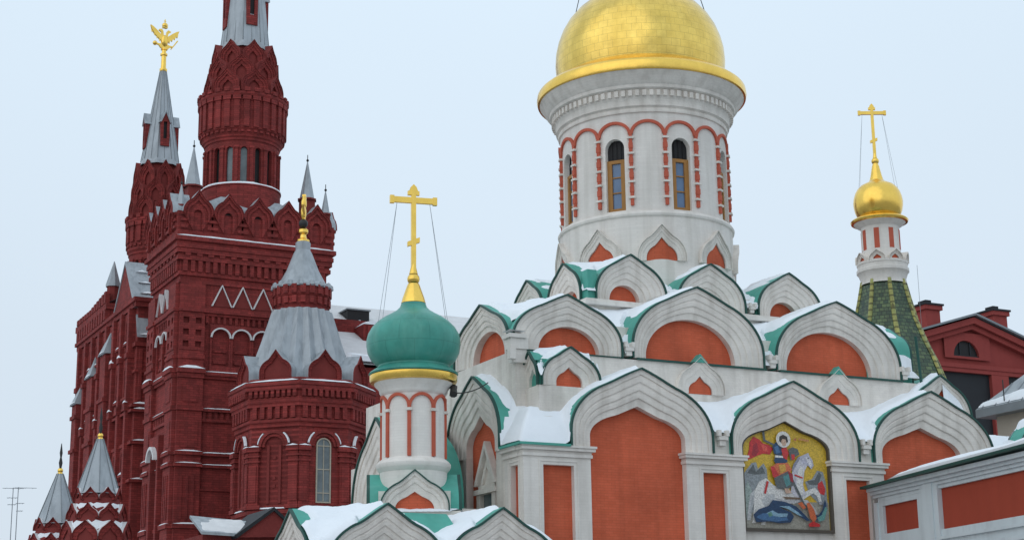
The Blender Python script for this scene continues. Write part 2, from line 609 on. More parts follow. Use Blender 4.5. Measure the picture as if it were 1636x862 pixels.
# front piers with sunk terracotta fields and moulded caps
def pier(mp, u0, u1, p0, p1, name='pier', left_cap=True, right_cap=True, z0=0.0, side=False):
    m = MB()
    if side:
        mp_ = mp
        mp = lambda u, o, z: mp_(u, o - .004, z + .003)
    m.box(mp, u0, p0, -.05, .2, z0, 7.98)
    m.box(mp, p1, u1, -.05, .2, z0, 7.98)
    m.box(mp, p0, p1, -.05, .197, 7.75, 7.977)
    m.box(mp, p0 - .14, p0 - .10, .19, .225, z0, 7.9)
    m.box(mp, p1 + .10, p1 + .14, .19, .225, z0, 7.9)
    m.box(mp, p0 - .10, p1 + .10, .19, .222, 7.84, 7.88)
    l, r = (.1 if left_cap else 0), (.1 if right_cap else 0)
    m.box(mp, u0 - l * .4, u1 + r * .4, -.05, .26, 7.98, 8.07)
    m.box(mp, u0 - l * .2, u1 + r * .2, -.05, .235, 8.073, 8.15)
    m.box(mp, u0 - l, u1 + r, -.05, .34, 8.153, 8.24)
    m.box(mp, u0 - l * 1.3, u1 + r * 1.3, -.05, .38, 8.243, 8.31)
    o = m.build(name, WHITE2, cath)
    q = MB()
    q.box(mp, p0 - .02, p1 + .02, -.04, .03, z0, 7.76)
    q.build('panel', TERRA, o)
    return o

pier(F1, 21.86, 24.07, 22.5, 23.51)
pier(F1, 27.37, 29.42, 27.97, 28.80)
pier(F1, 32.80, 34.86, 33.34, 34.28)
pier(F1, 38.16, 39.6, 38.6, 39.2)
pier(L1, -43.2, -42.256, -42.82, -42.36, right_cap=False, side=True)
pier(L1, -48.0, -46.75, -47.7, -47.05, side=True)
for pu0, pu1 in ((28.0, 28.95), (33.55, 34.5), (39.2, 39.6)):
    b = MB()
    b.box(F1, pu0, pu1, -.04, .26, 8.313, 9.0)
    b.build('pier_block', WHITE, cath)

A1 = [(25.80, 8.313, 4.85, .45, 1.62, .33), (31.36, 8.313, 4.80, .45, 1.60, .33), (36.90, 8.313, 4.98, .45, 1.64, .33)]
I1 = [(25.72, 8.313, 3.30, .35, .72, .23), (31.10, 8.313, 3.34, .30, .62, .25), (36.51, 8.313, 3.30, .35, .70, .20)]
for k, (a, i) in enumerate(zip(A1, I1)):
    o = kokoshnik(cath, F1, a, i, depth=1.35, panel=False)
    c1 = keel(*i)
    pm = MB()
    if k != 1:
        pts = c1 + [(i[0] + i[2] / 2, 0), (i[0] - i[2] / 2, 0)]
        pm.fan([F1(u, -.03, z) for u, z in pts], 0, F1(i[0], -.03, 8.4))
        pm.build('panel', TERRA, o)
LA1 = (-44.95, 8.313, 3.55, .45, 1.6, .33)
LI1 = (-44.80, 8.313, 1.95, .3, .62, .28)
o = kokoshnik(cath, L1, LA1, LI1, depth=.5, panel=False)
pm = MB()
pts = keel(*LI1) + [(-44.8 + .975, 0), (-44.8 - .975, 0)]
pm.fan([L1(u, -.03, z) for u, z in pts], 0, L1(-44.8, -.03, 8.4))
pm.build('panel', TERRA, o)
o = kokoshnik(cath, L1, (-50.0, 8.313, 3.55, .45, 1.6, .33), (-50.0, 8.313, 1.95, .3, .62, .28), depth=.5)
# white jambs of the left bay below the springing
b = MB()
b.box(L1, -46.75, -45.78, -.06, .20, 0, 8.31)
b.box(L1, -43.82, -43.2, -.06, .16, 0, 8.31)
b.build('jamb', WHITE, cath)
# window with a pointed pediment in the left bay
b = MB()
uc = -44.55
b.box(L1, uc - .62, uc - .40, -.03, .16, 4.5, 7.15)
b.box(L1, uc + .40, uc + .62, -.03, .16, 4.5, 7.15)
b.box(L1, uc - .72, uc + .72, -.03, .22, 7.153, 7.30)
b.box(L1, uc - .55, uc + .55, -.03, .13, 7.303, 7.42)
b.prism(L1, [(uc - .66, 7.31), (uc + .66, 7.31), (uc, 8.55)], -.02, .05)
for (wd, zt, oo) in ((.74, 8.72, .20), (.46, 8.22, .12)):
    for sg in (-1, 1):
        b.prism(L1, [(uc + sg * wd, 7.423), (uc + sg * (wd - .13), 7.423), (uc, zt - .24), (uc, zt)], -.02, oo)
ws = b.build('window', WHITE, cath)
b = MB()
b.box(L1, uc - .40, uc + .40, -.03, .02, 4.5, 7.16)
b.build('pane', GLASSG, ws)

# the mosaic bay: plain wall under a framed mosaic
b = MB()
b.box(F1, 29.40, 32.82, -.05, .05, 0, 6.06)
b.build('mosaic_wall', WHITE2, cath)

# middle tier
A2 = [(24.10, 11.31, 3.72, .35, 1.2, .25), (28.84, 11.363, 4.86, .40, 1.73, .30), (34.35, 11.363, 5.05, .40, 1.75, .30)]
I2 = [(24.22, 11.33, 2.12, .05, .80, .0), (28.62, 11.37, 3.34, .10, 1.30, .0), (34.05, 11.37, 3.48, .10, 1.33, .0)]
for a, i in zip(A2, I2):
    kokoshnik(cath, F2, a, i, depth=1.9, clip=lambda x, y: (x < 22.75 and y > 43.5) or (x > 37.2 and y > 43.5))
LA2 = (-45.5, 11.31, 3.75, .40, 1.1, .28)
for du in (0, -4.3):
    kokoshnik(cath, L2, (LA2[0] + du,) + LA2[1:], (-45.3 + du, 11.33, 2.2, .05, .85, 0), depth=3.4, clip=lambda x, y: y < 43.85 and x > 22.5)
RA2 = (44.6, 11.31, 1.9, 1.1, .75, .25)
for du in (0, 2.6):
    kokoshnik(cath, R2, (RA2[0] + du,) + RA2[1:], (44.55 + du, 11.33, .9, .05, .5, 0), depth=1.6)

# corner kokoshnik blocks standing on the lower roof
b = MB()
b.wbox(22.62, 24.66, 42.38, 43.3, 8.6, 10.13)
b.build('corner_block', WHITE, cath)
BF = pmap(0, 42.52, 0)
BL = pmap(22.78, 0, -90)
AB = (23.67, 10.13, 1.92, .18, .78, .2)
ABL = (-42.95, 10.13, 1.02, .18, .66, .2)
kokoshnik(cath, BF, AB, (23.67, 10.15, .88, .12, .32, .14), depth=1.0, steps=STEPS_S, sc=.6, clip=lambda x, y: x < 22.9 and y > 42.45)
kokoshnik(cath, BL, ABL, (-42.95, 10.15, .46, .12, .3, .14), depth=1.6, steps=STEPS_S, sc=.6, clip=lambda x, y: y < 42.65 and x > 22.7)
b = MB()
b.wbox(37.0, 39.5, 42.95, 45.2, 8.6, 10.0)
b.build('corner_block', WHITE, cath)
BF2 = pmap(0, 43.05, 0)
AB2 = (38.28, 10.0, 2.45, .2, 1.1, .24)
kokoshnik(cath, BF2, AB2, (38.45, 10.02, 1.3, .2, .66, .26), depth=2.2, steps=STEPS_S, sc=.6)
# small kokoshniki in relief on the middle wall
for uc in (28.77, 34.18):
    kokoshnik(cath, pmap(0, 43.20, 0), (uc, 10.36, 1.72, .15, .75, .26), (uc, 10.37, .88, .1, .30, .17), depth=.15, steps=STEPS_S, sc=.28, edge=.015,
              mats=(WHITE, TERRA, WHITE, WHITE))
    b = MB()
    pts = [(uc - .26, 11.36), (uc - .12, 11.5), (uc, 11.63), (uc + .12, 11.5), (uc + .26, 11.36)]
    b.prism(F2, pts, .25, .52, 0)
    b.build('ridge_cap', GREEN, cath)

# upper tier
A3 = [(27.50, 13.56, 2.62, .25, 1.12, .22), (30.62, 13.56, 2.62, .25, 1.12, .22), (33.82, 13.56, 2.62, .25, 1.12, .22)]
for a in A3:
    kokoshnik(cath, F3, a, (a[0] - .17, 13.60, 1.14, .05, .52, 0), depth=1.6, clip=lambda x, y: (x < 26.4 and y > 45.3) or (x > 35.0 and y > 45.3))
LA3 = [(-46.55, 13.56, 2.2, .25, 1.0, .22), (-49.15, 13.56, 2.2, .25, 1.0, .22)]
for a in LA3:
    kokoshnik(cath, L3, a, (a[0] + .1, 13.60, .95, .05, .45, 0), depth=1.6, clip=lambda x, y: y < 45.6 and x > 26.1)
for uc in (46.9, 49.8):
    kokoshnik(cath, R3, (uc, 13.56, 2.2, .25, 1.0, .22), (uc, 13.60, .95, .05, .45, 0), depth=1.6)

# rain spouts between the arches
def spout(mp, u, z, s=1.0):
    m = MB()
    m.box(mp, u - .16 * s, u + .16 * s, .1, .48, z, z + .12 * s)
    m.box(mp, u - .11 * s, u + .11 * s, .1, .42, z - .16 * s, z - .003)
    m.box(mp, u - .20 * s, u - .09 * s, .1, .50, z + .123 * s, z + .30 * s)
    m.box(mp, u + .09 * s, u + .20 * s, .1, .50, z + .123 * s, z + .30 * s)
    m.build('rain_spout', WHITE2, cath)
for u in (28.58, 34.05):
    spout(F1, u, 8.72)
for u in (26.22, 31.62, 37.05):
    spout(F2, u, 11.55, .9)
for u in (29.05, 32.2):
    spout(F3, u, 13.75, .7)
b = MB()     # carved corner spout on the left corner of the middle tier
b.wbox(22.05, 22.62, 43.05, 43.45, 11.30, 11.62)
b.wbox(21.98, 22.55, 42.98, 43.5, 11.623, 11.74)
b.wbox(22.15, 22.6, 43.1, 43.4, 10.9, 11.297)
b.wbox(22.0, 22.2, 43.0, 43.2, 10.98, 11.29)
b.build('rain_spout', WHITE2, cath)
b = MB()
b.tube((37.55, 43.1, 12.9), (37.75, 43.1, 9.8), .05)
b.build('drainpipe', DARKG, cath)

# drum ------------------------------------------------------------
drum_m = MB()
drum_m.lathe([(3.10, 12.5), (3.08, 17.0), (3.14, 17.03), (3.16, 17.10), (3.10, 17.20), (2.99, 17.23), (2.80, 17.24)], CX, CY, 96)
drum_m.lathe([(2.74, 17.2), (2.74, 20.8)], CX, CY, 64)
DEG0 = -118.6
for k in range(16):
    mp = cmap(CX, CY, 3.0, DEG0 + 22.5 * k)
    hw = 3.0 * R(11.25)
    if k % 2 == 0:
        rows = []
        for i in range(9):
            u = -hw + 2 * hw * i / 8
            rows.append([mp(u, 0, 17.22), mp(u, 0, 20.75)])
        drum_m.bridge(rows, 0)
    else:
        hole = [(-.35, 17.28)] + [(-.35 * math.cos(PI * i / 14), 19.52 + .35 * math.sin(PI * i / 14)) for i in range(15)] + [(.35, 17.28)]
        drum_m.hole_panel(mp, -hw, hw, 17.22, 20.75, hole, 0, .24, 0, steps=4)
drum = drum_m.build('drum', WHITE2, cath)
cor = MB()
cor.lathe([(2.99, 20.74), (3.06, 20.76), (3.08, 20.84), (3.05, 20.92), (3.14, 20.97), (3.16, 21.22), (3.20, 21.27), (3.22, 21.5), (3.36, 21.56), (3.38, 21.66),
           (3.50, 21.76), (3.66, 22.02), (3.72, 22.08)], CX, CY, 96)
cor.build('cornice', WHITE, drum)
den = MB()
mpd = cmap(CX, CY, 3.2)
nd = 84
for k in range(nd):
    u = 3.2 * 2 * PI * k / nd
    den.box(mpd, u - .065, u + .065, -.05, .10, 21.28, 21.49)
den.build('dentil_band', WHITE, drum)
arc = MB()
for k in range(16):
    mp = cmap(CX, CY, 3.0, DEG0 + 22.5 * k)
    hw = 3.0 * R(11.25)
    def arc_c(rw, rh):
        return [(-rw * math.cos(PI * i / 18), 19.98 + rh * math.sin(PI * i / 18)) for i in range(19)]
    a, c = arc_c(hw + .02, .50), arc_c(hw - .085, .40)
    arc.bridge([[mp(u, -.01, z) for u, z in a], [mp(u, .075, z) for u, z in a], [mp(u, .075, z) for u, z in c], [mp(u, -.01, z) for u, z in c]], 0)
    u = hw
    col = MB()
    col.box(mp, u - .055, u + .055, -.02, .085, 17.42, 20.02)
    for zz in (19.84, 19.28, 18.76, 18.26, 17.70):
        col.box(mp, u - .115, u + .115, -.02, .125, zz - .035, zz + .035, 1)
    for zz in (19.56, 19.02, 18.50, 17.98):
        col.box(mp, u - .07, u + .07, -.02, .10, zz - .10, zz + .10)
    col.build('colonnette', [TRIM, WHITE], drum)
arc.build('arcade_trim', TRIM, drum)
for k in range(1, 16, 2):
    mp = cmap(CX, CY, 3.0, DEG0 + 22.5 * k)
    m = MB()
    m.box(mp, -.35, -.17, -.22, -.12, 17.28, 19.14)
    m.box(mp, .17, .35, -.22, -.12, 17.28, 19.14)
    m.box(mp, -.17, .17, -.22, -.123, 17.28, 17.40)
    m.box(mp, -.17, .17, -.22, -.123, 19.02, 19.14)
    for zz in (17.95, 18.5):
        m.box(mp, -.17, .17, -.22, -.15, zz, zz + .04)
    fr = m.build('window', WOOD, cath)
    m = MB()
    m.box(mp, -.17, .17, -.22, -.19, 17.4, 19.02)
    m.build('pane', GLASS, fr)
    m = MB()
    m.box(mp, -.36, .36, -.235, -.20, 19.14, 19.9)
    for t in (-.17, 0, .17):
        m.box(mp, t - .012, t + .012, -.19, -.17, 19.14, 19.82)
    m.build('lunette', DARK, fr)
for k in range(9):
    mp = cmap(CX, CY, 3.13, -112.3 + 40 * k)
    kokoshnik(drum, mp, (0, 15.42, 1.62, .12, .80, .32), (0, 15.44, 1.06, .08, .48, .24), depth=.1, steps=STEPS_S, sc=.33, edge=.015,
              name='kokoshnik', mats=(WHITE, TERRA, WHITE, WHITE), n=20)

dm = MB()
dm.lathe([(3.69, 22.075), (3.79, 22.10), (3.82, 22.22), (3.80, 22.40), (3.76, 22.46), (3.50, 22.66), (3.24, 22.80), (3.06, 22.90)], CX, CY, 96)
dm.build('gold_eave', GOLD, cath)
dm = MB()
prof = [(3.02, 22.86), (3.08, 23.2), (3.11, 23.6), (3.08, 24.05), (2.99, 24.45), (2.84, 24.85), (2.62, 25.24), (2.30, 25.62), (1.90, 25.96), (1.45, 26.28), (1.0, 26.62),
        (.66, 27.0), (.45, 27.5), (.34, 28.1), (.28, 28.6)]
dm.lathe(prof, CX, CY, 96)
dome = dm.build('dome', GOLDD, cath, smooth=50)
fm = MB()
fm.lathe([(.28, 28.6), (.2, 28.7), (.3, 28.85), (.32, 29.0), (.2, 29.2), (.08, 29.3)], CX, CY, 24)
fm.build('finial', GOLD, dome)
cr, zb = orth_cross(cath, (CX, CY), 0, 29.2, 33.2, 1.9, .09)
gw = MB()
for sx in (-1, 1):
    for a in (R(-140), R(-40), R(40), R(140)):
        if (math.cos(a) > 0) == (sx > 0):
            gw.tube((CX + sx * .8, CY, zb), (CX + 2.45 * math.cos(a), CY + 2.45 * math.sin(a), 25.5), .016, seg=5)
gw.build('guy_wire', IRON, cath)

# cathedral metal valleys under the snow
v1 = [vault_h(a) for a in A1]
vl1 = vault_h(LA1)
def floor1(x, y):
    d = min(y - 41.84, x - 21.7, 1.5)
    t = sstep(23.1, 23.9, x)
    return (8.34 + 1.6 * min(d, .62)) * (1 - t) + (8.95 + .72 * d) * t
vr2 = vault_h(RA2)
def h1(x, y):
    hs = [f(x) for f in v1]
    if x < 22.9:
        hs.append(vl1(-y))
    if x > 37.0 and y > 42.9:
        hs.append(vault_h(AB2)(x))
    return hs, floor1(x, y)
v2 = [vault_h(a) for a in A2]
vl2 = vault_h(LA2)
def floor2(x, y):
    d = min(y - 43.24, x - 22.26, 37.7 - x)
    return 11.5 + .92 * min(d, 1.75)
def h2(x, y):
    hs = [f(x) for f in v2]
    if x < 26.2:
        hs.append(vl2(-y))
    if x > 36.2:
        hs.append(vr2(y))
    return hs, floor2(x, y)
v3 = [vault_h(a) for a in A3]
vl3 = [vault_h(a) for a in LA3]
def floor3(x, y):
    return 13.85 + .45 * min(2.0, y - 45.04, x - 25.85, 35.5 - x)
def h3(x, y):
    hs = [f(x) for f in v3] if y < 47.2 else []
    if x < 27.8:
        hs += [f(-y) for f in vl3]
    return hs, floor3(x, y)
b = MB()
floorfield(b, 21.7, 39.55, 41.84, 47.0, floor1, lambda x, y: (y < 43.5 or x < 22.6) and (x < 23.3 or y > 42.5 or max(f(x) for f in v1) < 8.9) and not (x < 22.3 and y > 43.1))
floorfield(b, 22.26, 37.7, 43.24, 52.0, floor2, lambda x, y: (y < 45.5 or x < 26.3 or x > 35.0) and y > 43.95 and x > 23 and x < 37)
floorfield(b, 26.25, 35.05, 45.46, 53.0, floor3, lambda x, y: True, step=.2)
for (xa, xb, ya, yb, za, zb2) in ((25.9, 26.24, 45.09, 45.45, 13.56, 14.55), (22.80, 24.6, 42.56, 43.3, 10.12, 10.95), (22.66, 22.80, 42.43, 42.56, 10.12, 10.85), (22.4, 22.66, 43.3, 43.66, 11.3, 11.75), (22.66, 25.5, 43.72, 46.0, 11.5, 12.1)):
    b.wbox(xa, xb, ya, yb, za, zb2)
b.box(F1, 21.64, 23.3, .30, .44, 8.27, 8.34)
b.box(L1, -43.1, -41.8, .30, .44, 8.27, 8.34)
b.build('valley_roof', GREEN, cath)

sn = MB()
snowfield(sn, 21.68, 39.6, 41.82, 47.0, h1, lambda x, y: min(y - 41.80, x - 21.62) + .02, lambda x, y: (y < 43.28 or x < 22.5) and not (22.66 < x < 24.6 and y > 42.42), seed=3, thick=.20, slope_max=1.9, edge=.13, tol=.42)
snowfield(sn, 22.3, 37.7, 43.2, 49, h2, lambda x, y: min(y - 43.18, x - 22.24, 37.76 - x), lambda x, y: y < 45.05 or x < 25.85 or (x > 35.5 and y < 48), seed=11, thick=.18, slope_max=.95, edge=.13)
snowfield(sn, 25.85, 35.45, 45.0, 52, h3, lambda x, y: min(y - 45.0, x - 25.8), lambda x, y: (x - CX) ** 2 + (y - CY) ** 2 > 8.9, seed=23, thick=.15, slope_max=.7, edge=.14)
# the corner blocks
hb = vault_h(AB)
hbl = vault_h(ABL)
snowfield(sn, 22.6, 24.7, 42.25, 43.3, lambda x, y: ([hb(x), hbl(-y)], 10.45 + .5 * (y - 42.3)), lambda x, y: min(y - 42.28, x - 22.52), lambda x, y: True, step=.05, seed=31, thick=.14, slope_max=1.2)
for (x0, x1, y0, y1, z) in ((21.97, 22.56, 42.97, 43.5, 11.742),):
    snowfield(sn, x0, x1, y0, y1, lambda x, y: ([], z), lambda x, y: min(x - x0, x1 - x, y - y0, y1 - y) * 2 + .25, lambda x, y: True, step=.06, seed=41, thick=.14)
so = sn.build('snow', SNOW, None, smooth=60)
so['kind'] = 'stuff'
so['label'] = 'white snow lying in the roof valleys of the white and terracotta cathedral'
so['category'] = 'snow'

# ------------------------------------------------------------------ mosaic
def attr_mat():
    m = bpy.data.materials.new('mosaic_tesserae')
    m.use_nodes = True
    t = m.node_tree
    n, L = t.nodes.new, t.links.new
    bs = t.nodes['Principled BSDF']
    bs.inputs['Roughness'].default_value = 0.45
    at = n('ShaderNodeVertexColor')
    at.layer_name = 'tessera'
    co = n('ShaderNodeTexCoord')
    vo = n('ShaderNodeTexVoronoi')
    vo.inputs['Scale'].default_value = 30
    L(co.outputs['Object'], vo.inputs['Vector'])
    sp = n('ShaderNodeSeparateXYZ')
    L(vo.outputs['Color'], sp.inputs[0])
    r = n('ShaderNodeMapRange')
    r.inputs['To Min'].default_value = .78
    r.inputs['To Max'].default_value = 1.28
    L(sp.outputs['X'], r.inputs['Value'])
    v = n('ShaderNodeVectorMath')
    v.operation = 'SCALE'
    L(at.outputs['Color'], v.inputs[0])
    L(r.outputs[0], v.inputs['Scale'])
    L(v.outputs['Vector'], bs.inputs['Base Color'])
    return m
MOS = attr_mat()
mi = I1[1]
def mos_xy(x, y):
    u = 29.43 + (x - 33) / (640 - 33) * 3.34
    z = 6.10 + (797 + (x - 45) * .025 - y) / 740 * 3.36
    return u, z
P_ = []
def poly(col, *pts):
    P_.append((col, [mos_xy(*p) for p in pts]))
YEL, RED_, DRED = (.56, .36, .03), (.50, .03, .03), (.30, .02, .03)
BLU, DBL, LBL = (.06, .14, .27), (.02, .05, .11), (.22, .36, .46)
GRY, LGR, DGR, WHT = (.25, .27, .28), (.46, .46, .46), (.10, .11, .11), (.62, .60, .57)
ORA, BRN, GRN, SKIN = (.55, .13, .05), (.16, .10, .06), (.10, .22, .17), (.50, .33, .24)
poly((.30, .28, .23), (20, 610), (660, 610), (660, 812), (20, 800))
# ground, rocks, field
poly((.33, .31, .26), (40, 640), (640, 640), (645, 795), (45, 780))
poly(GRY, (40, 440), (70, 400), (110, 350), (140, 345), (150, 390), (190, 350), (210, 390), (215, 520), (150, 640), (60, 720), (45, 640))
poly(DGR, (75, 420), (120, 360), (135, 410), (180, 370), (200, 420), (130, 430))
poly((.30, .36, .33), (45, 560), (75, 470), (110, 560), (80, 700), (45, 740))
poly(GRY, (470, 470), (520, 450), (560, 390), (600, 400), (615, 470), (620, 640), (560, 620), (500, 560))
poly(DGR, (480, 465), (540, 455), (570, 400), (590, 420), (560, 490), (500, 490))
poly(RED_, (560, 480), (590, 460), (610, 520), (600, 560), (570, 550), (555, 510))
# cloak
poly(RED_, (70, 335), (95, 260), (100, 210), (130, 170), (170, 190), (190, 215), (235, 225), (260, 250), (235, 290), (190, 285), (150, 300), (110, 320))
poly(DRED, (110, 300), (125, 230), (150, 210), (160, 270), (140, 305))
poly((.62, .08, .06), (175, 215), (215, 235), (225, 275), (190, 265))
# horse: tail, body with hind legs, raised forelegs, neck, head, mane
poly(LGR, (128, 520), (90, 560), (72, 640), (58, 735), (82, 738), (98, 650), (130, 580))
poly((.36, .37, .38), (112, 560), (92, 600), (80, 690), (90, 690), (104, 620))
poly(WHT, (118, 540), (150, 478), (200, 450), (250, 498), (330, 530), (420, 540), (462, 565), (440, 604), (380, 622), (300, 612), (255, 606), (222, 655), (200, 715), (178, 765), (150, 765), (172, 700), (172, 645),
     (138, 690), (118, 755), (92, 755), (104, 680), (112, 610))
poly(LGR, (160, 600), (205, 560), (255, 560), (250, 600), (215, 630), (185, 690), (178, 640))
poly((.42, .41, .42), (255, 585), (340, 600), (440, 590), (430, 608), (360, 622), (280, 612))
poly(WHT, (425, 560), (480, 530), (535, 508), (568, 548), (578, 612), (560, 616), (545, 566), (520, 548), (480, 572), (440, 600))
poly(LGR, (430, 590), (478, 596), (520, 640), (545, 690), (528, 696), (500, 655), (455, 622))
poly((.30, .30, .32), (556, 606), (580, 602), (584, 626), (560, 628))
poly((.50, .48, .52), (365, 548), (376, 430), (395, 350), (430, 300), (482, 288), (500, 340), (466, 400), (452, 490), (468, 560), (420, 590))
poly(WHT, (405, 560), (410, 440), (440, 360), (462, 380), (446, 460), (452, 560))
poly((.42, .41, .48), (430, 302), (474, 282), (500, 270), (508, 292), (526, 318), (534, 356), (516, 384), (496, 360), (462, 346))
poly((.60, .58, .60), (478, 300), (505, 305), (524, 350), (512, 372), (492, 340))
poly((.05, .05, .06), (492, 304), (502, 304), (502, 312), (492, 312))
for k in range(6):
    poly((.24, .24, .30), (392 + 7 * k, 350 - 10 * k), (402 + 8 * k, 344 - 8 * k), (388 + 8 * k, 400 - 14 * k), (378 + 8 * k, 396 - 14 * k))
poly(RED_, (396, 420), (450, 440), (448, 450), (394, 430))
poly(RED_, (200, 470), (214, 476), (190, 560), (178, 552))
poly(BRN, (300, 575), (420, 580), (440, 592), (330, 592))
# spear
poly(DGR, (184, 110), (198, 110), (205, 190), (280, 225), (420, 540), (470, 660), (460, 662), (405, 545), (270, 235), (190, 200))
# rider
poly(DBL, (250, 235), (275, 205), (310, 220), (320, 270), (300, 300), (260, 285))
poly(BLU, (262, 240), (290, 225), (300, 275), (275, 285))
poly(DBL, (255, 330), (270, 300), (340, 300), (350, 335), (330, 350), (265, 350))
poly(WHT, (265, 295), (335, 298), (338, 312), (262, 310))
poly(RED_, (310, 250), (345, 235), (360, 280), (345, 325), (320, 310))
poly(DGR, (360, 250), (390, 235), (425, 250), (435, 285), (405, 300), (370, 330))
poly(RED_, (375, 285), (400, 285), (400, 320), (380, 325))
poly(ORA, (228, 380), (270, 350), (350, 345), (375, 390), (345, 440), (270, 450), (240, 430))
poly(RED_, (230, 370), (255, 375), (285, 430), (280, 470), (240, 440))
poly((.55, .30, .05), (285, 360), (330, 355), (335, 400), (295, 420))
poly(DGR, (250, 450), (290, 430), (350, 400), (375, 430), (375, 500), (340, 525), (270, 520), (255, 490))
poly((.08, .22, .22), (310, 440), (350, 420), (360, 490), (330, 510))
poly(DRED, (345, 400), (378, 420), (380, 480), (362, 470))
poly(SKIN, (315, 520), (345, 520), (365, 550), (325, 555))
# halo and head
hal = [(325 + 50 * math.cos(2 * PI * i / 20), 185 + 56 * math.sin(2 * PI * i / 20)) for i in range(20)]
poly((.60, .57, .53), *hal)
poly((.035, .025, .02), (295, 195), (300, 165), (325, 152), (352, 165), (358, 200), (340, 215), (310, 212))
poly(SKIN, (308, 200), (318, 182), (340, 184), (346, 205), (338, 228), (316, 228))
poly((.40, .12, .05), (398, 178), (412, 172), (418, 186), (404, 194))
poly((.45, .20, .06), (432, 172), (505, 182), (500, 196), (430, 186))
# dragon
poly(DBL, (95, 700), (130, 665), (200, 640), (230, 600), (310, 610), (390, 640), (440, 690), (480, 735), (460, 740), (400, 700), (330, 655), (270, 650), (350, 680), (370, 710), (345, 750),
     (270, 755), (200, 745), (110, 750))
poly(BLU, (110, 715), (160, 690), (220, 690), (280, 720), (320, 715), (330, 735), (250, 745), (150, 735))
poly(LBL, (180, 690), (225, 670), (260, 690), (330, 690), (320, 712), (270, 715), (220, 705))
poly(LBL, (270, 640), (340, 640), (400, 680), (430, 710), (400, 700), (330, 660))
poly(GRN, (190, 690), (215, 680), (225, 705), (200, 715))
poly(DBL, (540, 700), (570, 660), (590, 590), (600, 620), (590, 690), (560, 735), (520, 730), (505, 700))
poly((.12, .28, .26), (530, 715), (560, 700), (590, 640), (605, 650), (580, 730), (540, 745))
poly(ORA, (400, 620), (430, 610), (455, 650), (435, 660))
poly(ORA, (460, 620), (480, 612), (510, 660), (525, 720), (505, 750), (480, 720))
poly(RED_, (465, 760), (500, 740), (545, 760), (545, 778), (470, 778))
mm = MB()
cols = []
fld = keel(mi[0], 6.10, mi[2] - .08, 2.48, mi[4], mi[5], n=28)
pts = [F1(u, .055, z) for u, z in fld]
mm.fan(pts, 0, F1(mi[0], .055, 8.0))
cols += [YEL] * len(pts)
for k, (c, ps) in enumerate(P_):
    o_ = .058 + .0016 * k
    ps = [(min(max(u, 29.49), 32.70), z) for u, z in ps]
    mm.poly([F1(u, o_, z) for u, z in ps])
    cols += [c]
mo = mm.build('mosaic', MOS, cath, smooth=0)
at = mo.data.color_attributes.new('tessera', 'FLOAT_COLOR', 'CORNER')
for p, c in zip(mo.data.polygons, cols):
    for li in p.loop_indices:
        at.data[li].color = (*c, 1)
fr = MB()
fo = keel(mi[0], 6.05, mi[2] + .06, 2.50, mi[4] + .03, mi[5], n=28)
fi = keel(mi[0], 6.14, mi[2] - .10, 2.44, mi[4], mi[5], n=28)
fo, fi = fo + [fo[0]], fi + [fi[0]]
fr.bridge([[F1(u, .02, z) for u, z in fo], [F1(u, .18, z) for u, z in fo], [F1(u, .18, z) for u, z in fi], [F1(u, .05, z) for u, z in fi]])
fr.build('mosaic_frame', mat('bronze_frame', (.10, .085, .07), .5, var=.2, vscale=3), mo)
# ------------------------------------------------------------------ the red brick museum
MX, MY = 36.15, 114.0
mus = thing('museum', 'dark red brick museum with tall spired towers and a gold double-headed eagle', 'museum', (MX, MY, 0))
X0, X1, Y0, Y1 = 30.8, 41.5, 110.4, 117.5
MF = pmap(0, Y0, 0)
ML = pmap(X0, 0, -90)
MR = pmap(X1, 0, 90)
ledge_snow = MB()

def band(m, o, z0, z1, x0=X0, x1=X1, y0=Y0, y1=Y1, mat=0):
    m.wbox(x0 - o, x1 + o, y0 - o, y1 + o, z0, z1, mat)

def snow_ledge(mp, u0, u1, o0, o1, z, t=.10):
    n = max(2, int((u1 - u0) / .5))
    rows = []
    for i in range(n + 1):
        u = u0 + (u1 - u0) * i / n
        tt = t * (.6 + .8 * fbm(u * 1.7, z, 3))
        if i in (0, n):
            tt = .01
        rows.append([mp(u, o0, z), mp(u, o0, z + tt * 1.3), mp(u, (o0 + o1) / 2, z + tt * 1.2), mp(u, o1 - .01, z + tt * .8), mp(u, o1 + .01, z + .004)])
    ledge_snow.bridge(rows, 0)

m = MB()
m.wbox(X0, X1, Y0, Y1, 0, 32.0)
m.build('wall', MUS, mus, smooth=0)
m = MB()
for (o, z0, z1) in ((.10, 28.95, 29.15), (.16, 29.5, 29.75), (.06, 29.753, 30.55), (.30, 30.553, 30.85), (.22, 30.853, 31.05), (.38, 31.053, 31.4), (.46, 31.403, 31.7), (.40, 31.703, 31.9), (.60, 31.903, 32.2)):
    band(m, o, z0, z1)
for mp, a, c in ((MF, X0, X1), (ML, -Y1, -Y0)):
    n = int((c - a) / .52)
    for i in range(n):
        u = a + (i + .5) * (c - a) / n
        m.box(mp, u - .15, u + .15, .05, .27, 29.753, 30.55)
    n = int((c - a) / .8)
    for i in range(n):
        u = a + (i + .5) * (c - a) / n
        m.box(mp, u - .2, u + .2, .2, .36, 30.853, 31.05)
m.build('cornice', MUS, mus, smooth=0)
snow_ledge(MF, X0 - .55, X1 + .55, .42, .60, 32.2, .10)

